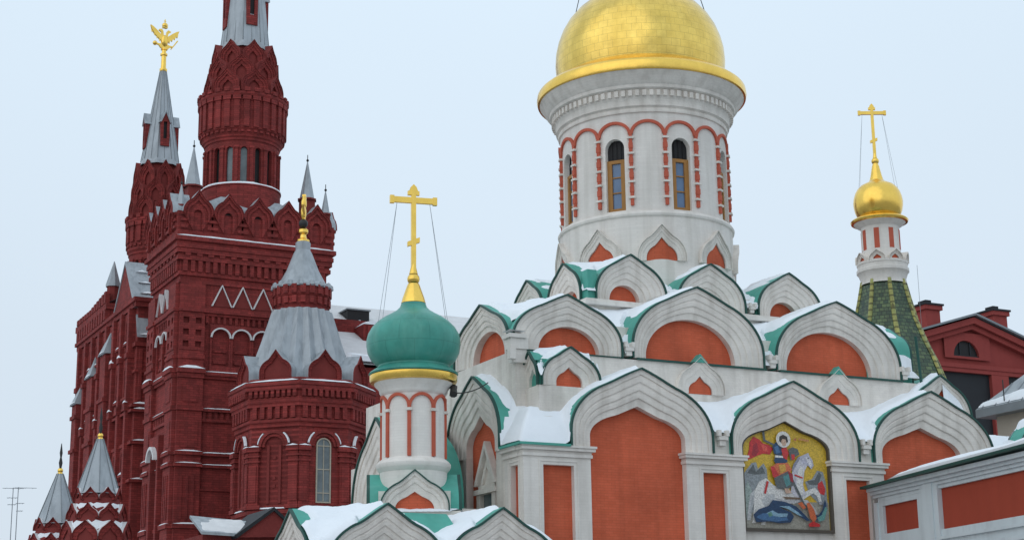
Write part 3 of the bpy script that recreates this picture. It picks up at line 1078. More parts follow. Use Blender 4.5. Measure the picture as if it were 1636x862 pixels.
# crown of keel gables
m = MB()
band(m, .45, 32.2, 34.0)
m.build('crown_wall', MUS, mus, smooth=0)
MGS = [(0, .42), (.16, .42), (.16, .28), (.30, .28), (.33, .36), (.5, .34), (.5, .2), (.7, .2), (.74, .26), (1, .24), (1, -.02)]
def gable(parent, mp, outer, inner, depth, sc=1.0, dark=True, roof=None, steps=MGS, n=14, name='gable', body=None):
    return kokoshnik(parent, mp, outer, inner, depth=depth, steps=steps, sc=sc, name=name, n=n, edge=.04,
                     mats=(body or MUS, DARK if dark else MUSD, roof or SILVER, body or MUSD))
for face, org, deg, us in (('f', (0, Y0 - .45), 0, [31.75 + 2.2 * k for k in range(5)]), ('l', (X0 - .45, 0), -90, [-(111.2 + 1.85 * k) for k in range(4)]), ('r', (X1 + .45, 0), 90, [111.2 + 1.85 * k for k in range(4)])):
    mp = pmap(org[0], org[1], deg)
    wd = 2.14 if face == 'f' else 1.8
    for k, u in enumerate(us):
        gable(mus, mp, (u, 33.9, wd, .05, 1.0, .55), (u, 32.6, .62, 1.2, .34, 0), 1.1, sc=.75, dark=(face == 'f' and k in (1, 2)))
        q = MB()
        q.box(mp, u - wd / 2 - .1, u + wd / 2 + .08, -.05, .03, 32.7, 33.95)
        for zz in (32.75, 33.25, 33.7):
            q.box(mp, u - wd / 2 - .12, u - wd / 2 + .36, .0, .16, zz, zz + .22)
            q.box(mp, u + wd / 2 - .36, u + wd / 2 + .1, .0, .157, zz, zz + .217)
        q.build('pilaster', MUS, mus, smooth=0)
m = MB()    # metal roof inside the crown
pts0 = [(X0 - .1, Y0 - .1), (X1 + .1, Y0 - .1), (X1 + .1, Y1 + .1), (X0 - .1, Y1 + .1)]
pts1 = [(MX - 2.2, MY - 2.2), (MX + 2.2, MY - 2.2), (MX + 2.2, MY + 2.2), (MX - 2.2, MY + 2.2)]
m.bridge([[(x, y, 34.0) for x, y in pts0], [(x, y, 35.9) for x, y in pts1]], 0, True)
m.build('crown_roof', SILVER, mus)

# corner pilasters with sunk squares, zigzag gables, arched frieze
def pil_grid(mp, u0, u1, z0, z1, nu, nz):
    m = MB()
    du, dz = (u1 - u0) / nu, (z1 - z0) / nz
    for i in range(nu):
        for j in range(nz):
            cu, cz = u0 + (i + .5) * du, z0 + (j + .5) * dz
            h = .21
            m.hole_panel(mp, u0 + i * du, u0 + (i + 1) * du, z0 + j * dz, z0 + (j + 1) * dz, [(cu - h, cz - h), (cu + h, cz - h), (cu + h, cz + h), (cu - h, cz + h)], .34, .26, 0, steps=1)
            m.box(mp, cu - h, cu + h, .02, .09, cz - h, cz + h, 1)
    m.bridge([[mp(u0, .34, z0), mp(u0, .34, z1)], [mp(u0, 0, z0), mp(u0, 0, z1)]])
    m.bridge([[mp(u1, 0, z0), mp(u1, 0, z1)], [mp(u1, .34, z0), mp(u1, .34, z1)]])
    m.build('pilaster', [MUS, MUSD], mus, smooth=0)

def tower_face(mp, a, c, snow_ok=True):
    # a..c from left edge to right edge
    for (p0, p1) in ((a - .0, a + 1.75), (c - 1.75, c + .0)):
        pil_grid(mp, p0, p1, 24.2, 26.7, 2, 3)
        m = MB()
        m.box(mp, p0, p1, -.02, .30, 26.703, 28.9)
        m.box(mp, p0 - .06, p1 + .06, -.02, .42, 26.9, 27.15)
        m.box(mp, p0, p1, -.02, .30, 22.9, 24.197)
        m.box(mp, p0 - .05, p1 + .05, -.02, .42, 23.6, 23.8)
        m.box(mp, p0 - .12, p1 + .12, -.02, .55, 22.6, 22.897)
        m.box(mp, p0 - .05, p1 + .05, -.02, .42, 22.25, 22.597)
        m.box(mp, p0, p1, -.02, .32, 20.3, 22.247)
        m.box(mp, p0 + .35, p1 - .35, .3, .37, 20.6, 21.9)
        m.box(mp, p0 - .05, p1 + .05, -.02, .40, 20.0, 20.297)
        m.box(mp, p0, p1, -.02, .28, 17.2, 19.997)
        m.box(mp, p0 + .28, p1 - .28, .27, .33, 17.5, 19.3)
        m.box(mp, p0 - .1, p1 + .1, -.02, .46, 16.95, 17.197)
        m.box(mp, p0, p1, -.02, .30, 16.4, 16.947)
        m.box(mp, p0 - .1, p1 + .1, -.02, .44, 16.15, 16.397)
        m.box(mp, p0, p1, -.02, .28, 12.3, 16.147)
        for t in (.3, .72, 1.14):
            m.box(mp, p0 + t, p0 + t + .2, .26, .36, 12.6, 15.6)
        m.box(mp, p0 - .1, p1 + .1, -.02, .46, 12.0, 12.297)
        m.box(mp, p0, p1, -.02, .34, 0, 11.997)
        m.build('pilaster', MUS, mus, smooth=0)
        snow_ledge(mp, p0 - .1, p1 + .1, .3, .55, 22.897, .16)
        snow_ledge(mp, p0 - .08, p1 + .08, .28, .46, 17.197, .08)
        snow_ledge(mp, p0 - .08, p1 + .08, .26, .44, 16.397, .07)
        snow_ledge(mp, p0 - .08, p1 + .08, .26, .46, 12.297, .08)
    m = MB()
    i0, i1 = a + 1.75, c - 1.75
    for (z0, z1, o) in ((26.7, 26.9, .2), (26.903, 27.2, .34), (27.203, 27.4, .2), (22.3, 22.5, .18), (22.503, 22.75, .30), (20.0, 20.2, .22), (19.3, 19.5, .14), (16.95, 17.15, .2), (16.15, 16.35, .18), (14.6, 14.75, .1), (12.0, 12.25, .2)):
        m.box(mp, i0, i1, -.02, o, z0, z1)
    n = int((i1 - i0) / .42)
    for i in range(n):
        u = i0 + (i + .5) * (i1 - i0) / n
        m.box(mp, u - .1, u + .1, -.02, .16, 26.2, 26.7)
        m.box(mp, u - .11, u + .11, -.02, .12, 19.5, 19.98)
    m.build('string_course', MUS, mus, smooth=0)
    snow_ledge(mp, i0, i1, .12, .30, 22.75, .06)
    snow_ledge(mp, i0, i1, .05, .2, 17.15, .08)
    snow_ledge(mp, i0, i1, .05, .18, 16.35, .06)
    snow_ledge(mp, i0, i1, .08, .22, 20.2, .06)
    # zigzag
    k = int((i1 - i0 - .3) / 1.5)
    off = i0 + .35
    for j in range(k + (1 if c - a > 9 else 0)):
        u = off + .85 + 1.5 * j
        if u > i1 - .3:
            break
        z = MB()
        z.prism(mp, [(u - .7, 27.42), (u + .7, 27.42), (u, 28.85)], -.02, .22)
        for s in (-1, 1):
            z.prism(mp, [(u + s * .73, 27.42), (u + s * .66, 27.42), (u, 28.85), (u, 28.97)], .0, .34, 1)
        z.build('zigzag_gable', [MUSD, FROST], mus, smooth=0)
        # arched niche under the frieze
        z = MB()
        pts = [(u - .62, 23.2)] + [(u - .62 * math.cos(PI * i / 12), 25.2 + .62 * math.sin(PI * i / 12)) for i in range(13)] + [(u + .62, 23.2)]
        z.hole_panel(mp, u - .745, u + .745, 22.8, 26.15, pts, .2, .17, 0, steps=1)
        ar = [(u - .74 * math.cos(PI * i / 14), 25.2 + .72 * math.sin(PI * i / 14)) for i in range(15)]
        ai = [(u - .63 * math.cos(PI * i / 14), 25.2 + .62 * math.sin(PI * i / 14)) for i in range(15)]
        z.bridge([[mp(p, .2, q) for p, q in ar], [mp(p, .34, q) for p, q in ar], [mp(p, .34, q) for p, q in ai], [mp(p, .2, q) for p, q in ai]], 1)
        z.box(mp, u - .45, u + .45, -.02, .10, 24.2, 24.35)
        z.box(mp, u - .45, u + .45, -.02, .10, 23.4, 23.6)
        z.build('niche', [MUS, FROST], mus, smooth=0)
tower_face(MF, X0, X1)
tower_face(ML, -Y1, -Y0)
tower_face(MR, Y0, Y1)
# tall arched window low in the left flank
z = MB()
uu = -113.9
pts = [(uu - .75, 10)] + [(uu - .75 * math.cos(PI * i / 12), 16.9 + .75 * math.sin(PI * i / 12)) for i in range(13)] + [(uu + .75, 10)]
z.hole_panel(ML, uu - 1.15, uu + 1.15, 9.5, 18.6, pts, .50, .46, 0, steps=1)
z.bridge([[ML(uu - 1.15, .5, 9.5), ML(uu - 1.15, .5, 18.6)], [ML(uu - 1.15, 0, 9.5), ML(uu - 1.15, 0, 18.6)]])
z.bridge([[ML(uu + 1.15, .5, 9.5), ML(uu + 1.15, .5, 18.6)], [ML(uu + 1.15, 0, 9.5), ML(uu + 1.15, 0, 18.6)]])
ar = [(uu - 1.0 * math.cos(PI * i / 14), 16.9 + 1.0 * math.sin(PI * i / 14)) for i in range(15)]
ai = [(uu - .78 * math.cos(PI * i / 14), 16.9 + .78 * math.sin(PI * i / 14)) for i in range(15)]
z.bridge([[ML(p, .5, q) for p, q in ar], [ML(p, .8, q) for p, q in ar], [ML(p, .8, q) for p, q in ai], [ML(p, .5, q) for p, q in ai]], 1)
z = z.build('window', [MUS, FROST], mus, smooth=0)
q = MB()
q.box(ML, uu - .74, uu + .74, .02, .06, 10, 17.6)
q.build('pane', GLASSG, z)

# round drum, corbelled ring, kokoshnik tiers, spire -----------------
def ring_boxes(m, cx, cy, r, n, wd, o0, o1, z0, z1, mat=0, ph=0.0):
    for k in range(n):
        mp = cmap(cx, cy, r, -90 + 360.0 * k / n + ph)
        m.box(mp, -wd / 2, wd / 2, o0, o1, z0, z1, mat)

def face_map(cx, cy, ap, phi):
    a = R(phi)
    return pmap(cx + ap * math.cos(a), cy + ap * math.sin(a), phi + 90)

def spire_tower(name, cx, cy, zb, zr0, zr1, ztop, rs, rr, tiers, spire, dz, ddw, nwin, zw, dorm_h):
    """zb base, zw=(z0,z1) windows, zr0..zr1 corbelled ring, tiers of keel gables, octagonal metal spire"""
    m = MB()
    m.lathe([(rs + .16, zb), (rs + .16, zw[0] - .12), (rs + .22, zw[0] - .1), (rs + .22, zw[0] - .02), (rs, zw[0])], cx, cy, 48)
    m.lathe([(rs - .30, zw[0]), (rs - .30, zw[1] + .4)], cx, cy, 32, 1)
    for k in range(nwin):
        mp = cmap(cx, cy, rs, -90 + 8 + 360.0 * k / nwin)
        hw = rs * PI / nwin
        h = hw * .46
        hole = [(-h, zw[0] + .1)] + [(-h * math.cos(PI * i / 8), zw[1] - .35 + h * math.sin(PI * i / 8)) for i in range(9)] + [(h, zw[0] + .1)]
        m.hole_panel(mp, -hw, hw, zw[0], zw[1] + .35, hole, 0, .28, 0, steps=2)
        m.box(cmap(cx, cy, rs, -90 + 8 + 360.0 * (k + .5) / nwin), -.11, .11, -.05, .13, zw[0] + .05, zw[1] - .25)
        m.box(cmap(cx, cy, rs, -90 + 8 + 360.0 * (k + .5) / nwin), -.17, .17, -.05, .18, zw[1] - .25, zw[1] - .08)
    t = m.build(name, [MUS, DARK], mus)
    for k in range(nwin):
        if k % 4 == 2 or k % 4 == 3:
            q = MB()
            mp = cmap(cx, cy, rs - .25, -90 + 8 + 360.0 * k / nwin)
            q.box(mp, -.26, .26, -.02, .03, zw[0] + .12, zw[1] - .1)
            q.build('pane', GLASSG, t)
    z = zw[1] + .35
    h = zr0 - z
    m = MB()
    m.lathe([(rs, z), (rs + .08, z + .02), (rs + .08, z + h * .2), (rs + .2, z + h * .35), (rs + .2, z + h * .5), (rs + (rr - rs) * .55, z + h * .62), (rs + (rr - rs) * .55, z + h * .86),
             (rr - .12, z + h * .95), (rr - .12, zr0), (rr - .12, zr1 - .45), (rr + .02, zr1 - .42), (rr + .08, zr1 - .3), (rr + .08, zr1 - .12), (rr - .2, zr1 - .1), (rr - .25, zr1), (rr * .6, zr1 + .02)], cx, cy, 48)
    n = int(2 * PI * rr / .72)
    ring_boxes(m, cx, cy, rr - .12, n, .40, -.02, .14, zr0 + .05, zr1 - .75)
    ring_boxes(m, cx, cy, rr - .12, n, .56, -.02, .22, zr1 - .75, zr1 - .43)
    ring_boxes(m, cx, cy, rr, n, .38, -.1, .16, zr1 - .13, zr1 + .16)
    n2 = int(2 * PI * rr / .5)
    ring_boxes(m, cx, cy, rs + (rr - rs) * .55, n2, .26, -.02, .12, z + h * .64, z + h * .85)
    m.build('corbelled_ring', MUS, mus, smooth=0)
    for j, (z0, z1, r) in enumerate(tiers):
        q = MB()
        q.lathe([(r * .93, z0 - .1), (r * .80, z1 + .1)], cx, cy, 24)
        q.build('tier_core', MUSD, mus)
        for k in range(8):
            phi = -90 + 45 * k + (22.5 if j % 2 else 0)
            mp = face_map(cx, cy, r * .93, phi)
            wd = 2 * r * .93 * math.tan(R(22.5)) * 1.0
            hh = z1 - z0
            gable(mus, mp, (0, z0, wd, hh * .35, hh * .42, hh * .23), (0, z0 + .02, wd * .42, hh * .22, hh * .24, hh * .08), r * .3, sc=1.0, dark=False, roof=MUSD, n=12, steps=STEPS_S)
    m = MB()
    m.lathe(spire, cx, cy, 8, 0, R(22.5))
    # standing seams
    (ra, za), (rb_, zb_) = spire[1], spire[-1]
    for k in range(16):
        a = R(22.5 * k)
        f = 1.0 if k % 2 else math.cos(R(22.5))
        m.tube((cx + ra * f * math.cos(a), cy + ra * f * math.sin(a), za), (cx + rb_ * f * math.cos(a), cy + rb_ * f * math.sin(a), zb_), .045 if k % 2 else .03, .02, 5, 1)
    sp = m.build('spire', [SILVER, SILVERD], mus, smooth=20)
    for k in range(4):
        phi = -90 + 90 * k
        def rad(zq):
            t = (zq - za) / (zb_ - za)
            return (ra + (rb_ - ra) * t) * math.cos(R(22.5))
        ap = rad(dz) + .12
        mp = face_map(cx, cy, ap, phi)
        q = MB()
        w2 = ddw / 2
        q.box(mp, -w2, w2, -.9, .0, dz, dz + dorm_h * .22)
        q.box(mp, -w2, -w2 * .42, -1.0, .0, dz + dorm_h * .223, dz + dorm_h * .72)
        q.box(mp, w2 * .42, w2, -1.0, .0, dz + dorm_h * .223, dz + dorm_h * .72)
        q.prism(mp, [(-w2, dz + dorm_h * .723), (w2, dz + dorm_h * .723), (0, dz + dorm_h)], -1.0, .0)
        q.box(mp, -w2 * .42, w2 * .42, -.6, -.18, dz + dorm_h * .223, dz + dorm_h * .72, 1)
        for s in (-1, 1):
            q.prism(mp, [(s * w2, dz + dorm_h * .70), (s * (w2 + .14), dz + dorm_h * .70), (0, dz + dorm_h + .16), (0, dz + dorm_h)], -1.1, .08, 2)
        q.build('dormer', [MUS, DARK, SILVER], sp, smooth=0)
    return t

sc_ = 114 / 116.0
Z = lambda z: 1.7 + (z - 1.7) * sc_ - .62
spire_tower('round_tower', MX, MY, 34.5, Z(42.45), Z(45.35), None, 2.72, 3.24,
            [(Z(45.4), Z(47.3), 2.62), (Z(46.7), Z(48.5), 2.36), (Z(47.9), Z(49.75), 2.10)],
            [(2.02, Z(49.35)), (1.80, Z(49.9)), (1.50, Z(53.25)), (.22, Z(65))], Z(51.2), .85, 16, (Z(38.2), Z(41.2)), 3.6)
ES = 1.0
spire_tower('round_tower', 34.2, 130, 18, 36.5, 38.6, None, 2.15, 2.46,
            [(38.7, 40.6, 2.02), (40.1, 41.9, 1.90), (41.4, 43.45, 1.74)],
            [(1.78, 43.25), (1.56, 43.75), (.26, 51.9)], 44.8, .72, 16, (33.0, 35.2), 2.9)
snow_ledge(cmap(MX, MY, 2.72), -8.5, 8.5, .05, .22, Z(38.2) - .02, .12)

# double-headed eagle
em = pmap(34.2, 130, 12)
e = MB()
e.lathe([(.28, 51.7), (.32, 51.8), (.32, 51.95), (.22, 52.0), (.2, 53.1), (.3, 53.15), (.3, 53.3), (.18, 53.35), (.18, 53.6), (.28, 53.65), (.22, 53.8)], 34.2, 130, 16)
e.build('eagle_post', GOLD, mus)
e = MB()
def blob(m, mp, u, z, ru, rz, ro=.16, mat=0):
    rows = []
    for i in range(1, 8):
        t = PI * i / 8
        rows.append([mp(u + ru * math.sin(t) * math.cos(2 * PI * k / 12), ro * math.sin(t) * math.sin(2 * PI * k / 12), z - rz * math.cos(t)) for k in range(12)])
    m.bridge(rows, mat, True)
    m.fan(rows[0], mat)
    m.fan(rows[-1], mat)
blob(e, em, 0, 54.45, .33, .55, .24)
for s in (-1, 1):
    e.prism(em, [(s * .15, 54.35), (s * .5, 54.55), (s * .95, 54.9), (s * 1.2, 55.25), (s * 1.32, 55.62), (s * 1.05, 55.5), (s * .7, 55.25), (s * .35, 54.95), (s * .15, 54.85)], -.09, .09)
    for j in range(4):
        u = s * (.38 + .24 * j)
        e.prism(em, [(u - .05, 54.5 + .2 * j), (u + .07 * s, 54.32 + .22 * j), (u + .14 * s, 54.6 + .22 * j)], -.06, .07)
    e.prism(em, [(s * .08, 54.8), (s * .24, 54.85), (s * .34, 55.2), (s * .56, 55.32), (s * .52, 55.42), (s * .3, 55.48), (s * .16, 55.3)], -.08, .08)
    e.prism(em, [(s * .12, 53.9), (s * .32, 53.75), (s * .5, 53.98), (s * .75, 54.02), (s * .75, 54.14), (s * .42, 54.14), (s * .22, 54.2)], -.07, .07)
e.prism(em, [(-.14, 53.7), (.14, 53.7), (.3, 53.8), (.12, 54.2), (-.12, 54.2), (-.3, 53.8)], -.08, .08)
blob(e, em, -.86, 54.1, .2, .2, .18)
e.tube(em(.62, 0, 53.85), em(1.22, 0, 54.75), .045, .06, 6)
blob(e, em, 0, 55.85, .26, .26, .22)
e.box(em, -.2, .2, -.16, .16, 55.62, 55.7)
e.box(em, -.03, .03, -.03, .03, 56.1, 56.4)
e.box(em, -.1, .1, -.028, .028, 56.22, 56.28)
e.build('double_headed_eagle', GOLD, mus)

# little corner spires behind the crown
for (x, y, zt, r) in ((31.9, 111.9, 39.35, .58), (40.55, 111.9, 39.4, .58), (41.55, 110.7, 36.9, .34), (30.75, 110.7, 36.1, .30)):
    q = MB()
    zb = zt - r * 5.0
    q.wbox(x - r * .8, x + r * .8, y - r * .8, y + r * .8, 33.9, zb + .02, 1)
    q.lathe([(r * 1.25, zb - .12), (r * 1.25, zb), (r, zb + .04), (.04, zt)], x, y, 8, mats=[1, 0, 0])
    q.lathe([(.035, zt - .1), (.03, zt + .55)], x, y, 6, 2)
    q.ball((x, y, zt + .12), .1, 2)
    q.build('pinnacle', [SILVER, MUSD, IRON], mus, smooth=20)

# the long flank towards the square -----------------------------------
BX = 30.9
FL = pmap(BX, 0, -90)
m = MB()
m.wbox(BX, 52, 122, 141, 0, 30.2)
m.wbox(33.2, 50, 117.4, 122.1, 0, 29.0)
m.build('wall', MUS, mus, smooth=0)
m = MB()
for (o, z0, z1) in ((.3, 29.6, 30.0), (.45, 30.003, 30.3), (.2, 26.6, 26.9), (.35, 21.6, 21.8), (.3, 22.0, 22.2), (.3, 19.2, 19.45), (.3, 16.4, 16.6), (.3, 12.0, 12.3), (.15, 24.6, 24.8)):
    m.wbox(BX - o, 33.2, 122 - o, 141 + o, z0, z1)
m.build('string_course', MUS, mus, smooth=0)
EF = pmap(0, 122, 0)
snow_ledge(EF, 30.7, 33.2, .1, .35, 21.8, .12)
snow_ledge(EF, 30.7, 33.2, .1, .3, 22.2, .12)
snow_ledge(EF, 30.7, 33.2, .1, .3, 19.45, .10)
snow_ledge(EF, 30.7, 33.2, .1, .3, 16.6, .10)
for u in (31.2, 31.9, 32.6):
    q = MB()
    q.box(EF, u - .12, u + .12, -.02, .16, 22.5, 26.4)
    q.build('pilaster', MUS, mus, smooth=0)
for k, yy in enumerate((123.0, 125.4, 127.8, 130.2, 132.6, 135.0, 137.4, 139.8)):
    q = MB()
    q.box(FL, -yy - .28, -yy + .28, -.02, .5, 0, 29.6)
    q.box(FL, -yy - .36, -yy + .36, -.02, .62, 21.8, 22.4)
    q.box(FL, -yy - .36, -yy + .36, -.02, .62, 25.8, 26.2)
    q.build('pilaster', MUS, mus, smooth=0)
    if k % 2 == 0:
        snow_ledge(FL, -yy - .36, -yy + .36, .4, .62, 22.4, .18)
    if k in (1, 2, 5):
        snow_ledge(FL, -yy - .36, -yy + .36, .4, .62, 26.2, .22)
    if k < 7:
        for (z0, z1) in ((13.2, 15.6), (17.2, 19.0), (23.0, 25.4), (27.2, 29.0)):
            u = -yy - 1.2
            q = MB()
            pts = [(u - .45, z0)] + [(u - .45 * math.cos(PI * i / 10), z1 - .5 + .45 * math.sin(PI * i / 10)) for i in range(11)] + [(u + .45, z0)]
            q.hole_panel(FL, u - .85, u + .85, z0 - .3, z1 + .5, pts, .22, .2, 0, steps=1)
            q.box(FL, u - .6, u + .6, .15, .4, z0 - .22, z0 - .05)
            q = q.build('window', MUS, mus, smooth=0)
            g2 = MB()
            g2.box(FL, u - .45, u + .45, .0, .04, z0, z1)
            g2.build('pane', DARK, q)
            if hsh(k, int(z0), 5) > .45:
                snow_ledge(FL, u - .6, u + .6, .2, .4, z0 - .05, .14)
# gabled attic with a steep metal roof
m = MB()
gy, ge = 125.6, 122.4
m.prism(pmap(BX - .1, 0, -90), [(-gy - 3.4, 29.9), (-ge, 29.9), (-gy, 33.75)], -1.0, .12)
att = m.build('attic_gable', MUS, mus, smooth=0)
m = MB()
for (ya, yb) in ((ge - .2, gy), (gy + 3.6, gy)):
    a_ = [(BX - .3, ya, 29.75), (33.8, ya, 29.75), (32.9, yb, 33.95), (BX - .3, yb, 33.95)]
    c_ = [(x, y, z - .18) for x, y, z in a_]
    m.bridge([a_ + [a_[0]], c_ + [c_[0]]])
    m.poly(a_)
    m.poly(c_[::-1])
m.build('attic_roof', SILVER, mus, smooth=0)
m = MB()
a_ = [(30.75, 121.5, 27.35), (33.0, 121.5, 27.35), (33.0, 122.1, 29.05), (30.75, 122.1, 29.05)]
m.poly(a_)
c_ = [(x, y, z - .15) for x, y, z in a_]
m.bridge([a_ + [a_[0]], c_ + [c_[0]]])
m.build('lean_to_roof', SILVER, mus, smooth=0)
for (x0, x1, y, z) in ((31.3, 32.4, 123.2, 30.95), (31.3, 32.5, 124.0, 31.95), (31.3, 32.2, 124.8, 33.0)):
    mp = pmap(0, y, 0)
    snow_ledge(mp, x0, x1, .0, .16, z, .14)
snow_ledge(pmap(0, 121.5, 0), 30.9, 32.9, -.1, .03, 27.4, .12)
m = MB()     # sloping metal strip against the tower
a_ = [(33.0, 120.6, 26.6), (34.0, 120.6, 26.6), (34.0, 121.4, 32.4), (33.1, 121.4, 32.4)]
m.poly(a_)
m.bridge([a_ + [a_[0]], [(x, y + .3, z) for x, y, z in a_ + [a_[0]]]])
m.build('lean_to_roof', FROST, mus, smooth=0)
# projecting bays with their own little steep roofs break up the flank
for (yb_, wb_, ob_, zt_) in ((129.6, 1.7, .75, 27.2), (134.6, 1.9, .6, 26.2), (138.9, 1.5, .8, 24.6)):
    q = MB()
    q.box(FL, -yb_ - wb_ / 2, -yb_ + wb_ / 2, -.05, ob_, 9, zt_)
    for zz in (13, 17, 20.6, 23.4):
        if zz < zt_ - .5:
            q.box(FL, -yb_ - wb_ / 2 - .1, -yb_ + wb_ / 2 + .1, -.05, ob_ + .14, zz, zz + .3)
    q.build('projecting_bay', MUS, mus, smooth=0)
    q = MB()
    q.bridge([[FL(-yb_ - wb_ / 2 - .15, -.05, zt_), FL(-yb_ - wb_ / 2 - .15, ob_ + .2, zt_), FL(-yb_ + wb_ / 2 + .15, ob_ + .2, zt_), FL(-yb_ + wb_ / 2 + .15, -.05, zt_)],
              [FL(-yb_ - .1, -.05, zt_ + 2.1), FL(-yb_ - .1, .1, zt_ + 2.1), FL(-yb_ + .1, .1, zt_ + 2.1), FL(-yb_ + .1, -.05, zt_ + 2.1)]])
    q.build('bay_roof', SILVER, mus, smooth=0)
    snow_ledge(FL, -yb_ - wb_ / 2, -yb_ + wb_ / 2, ob_ - .1, ob_ + .2, zt_ + .1, .16)
# far crown over the end of the flank
m = MB()
m.wbox(BX - .2, 44, 130.8, 141.2, 30.2, 31.2)
m.wbox(BX - .45, 44, 130.6, 141.4, 31.203, 31.7)
for k in range(12):
    yy = 131.0 + .86 * k
    m.box(pmap(BX - .2, 0, -90), -yy - .25, -yy + .25, -.1, .3, 30.3, 31.2)
    m.box(pmap(BX - .45, 0, -90), -yy - .3, -yy + .3, -.3, .06, 31.703, 32.15 + (.5 if k < 6 else 0) * (1 - k / 6))
m.build('crown_wall', MUS, mus, smooth=0)
m = MB()
m.bridge([[(BX - .2, 130.6, 31.75), (BX - .2, 136, 31.75)], [(34, 130.6, 33.9), (34, 136, 33.2)]])
m.build('crown_roof', SILVER, mus, smooth=0)
q = MB()
q.lathe([(.5, 31.7), (.5, 33.3)], 31.2, 131.6, 8, 1)
q.lathe([(.62, 33.25), (.62, 33.4), (.03, 35.4)], 31.2, 131.6, 8)
q.build('pinnacle', [SILVER, MUSD], mus, smooth=20)

# octagonal corner tower -------------------------------------------------
OX, OY = 37.6, 104.0
TX, TY = 37.45, 104.0
A0 = R(-112.5)
def octl(m, prof, mat=0, mats=None):
    m.lathe(prof, OX, OY, 8, mat, A0, mats)
CR = 4.36
m = MB()
octl(m, [(CR, 0), (CR, 12.2), (CR + .18, 12.25), (CR + .18, 12.5), (CR, 12.55), (CR, 18.2)])
m.build('octagon_wall', MUS, mus, smooth=20)
m = MB()
octl(m, [(CR, 17.7), (CR + .12, 17.75), (CR + .12, 18.0), (CR + .26, 18.05), (CR + .26, 18.25), (CR + .10, 18.3), (CR + .10, 19.0), (CR + .32, 19.05), (CR + .32, 19.25), (CR + .40, 19.3), (CR + .40, 19.6),
         (CR + .32, 19.65), (CR + .32, 20.05), (CR + .52, 20.1), (CR + .52, 20.35), (CR + .60, 20.4), (CR + .60, 20.6), (CR + .2, 20.75), (CR + .2, 20.9), (CR - .3, 20.92)])
ap_ = math.cos(R(22.5))
for k in range(8):
    phi = -90 + 45 * k
    mp = face_map(OX, OY, CR * ap_, phi)
    for i in range(6):
        u = -1.35 + .54 * i
        m.box(mp, u - .15, u + .15, .0, .30, 18.3, 19.05)
    for i in range(9):
        u = -1.55 + .388 * i
        m.box(mp, u - .11, u + .11, .25, .54, 19.65, 20.1)
m.build('octagon_cornice', MUS, mus, smooth=20)
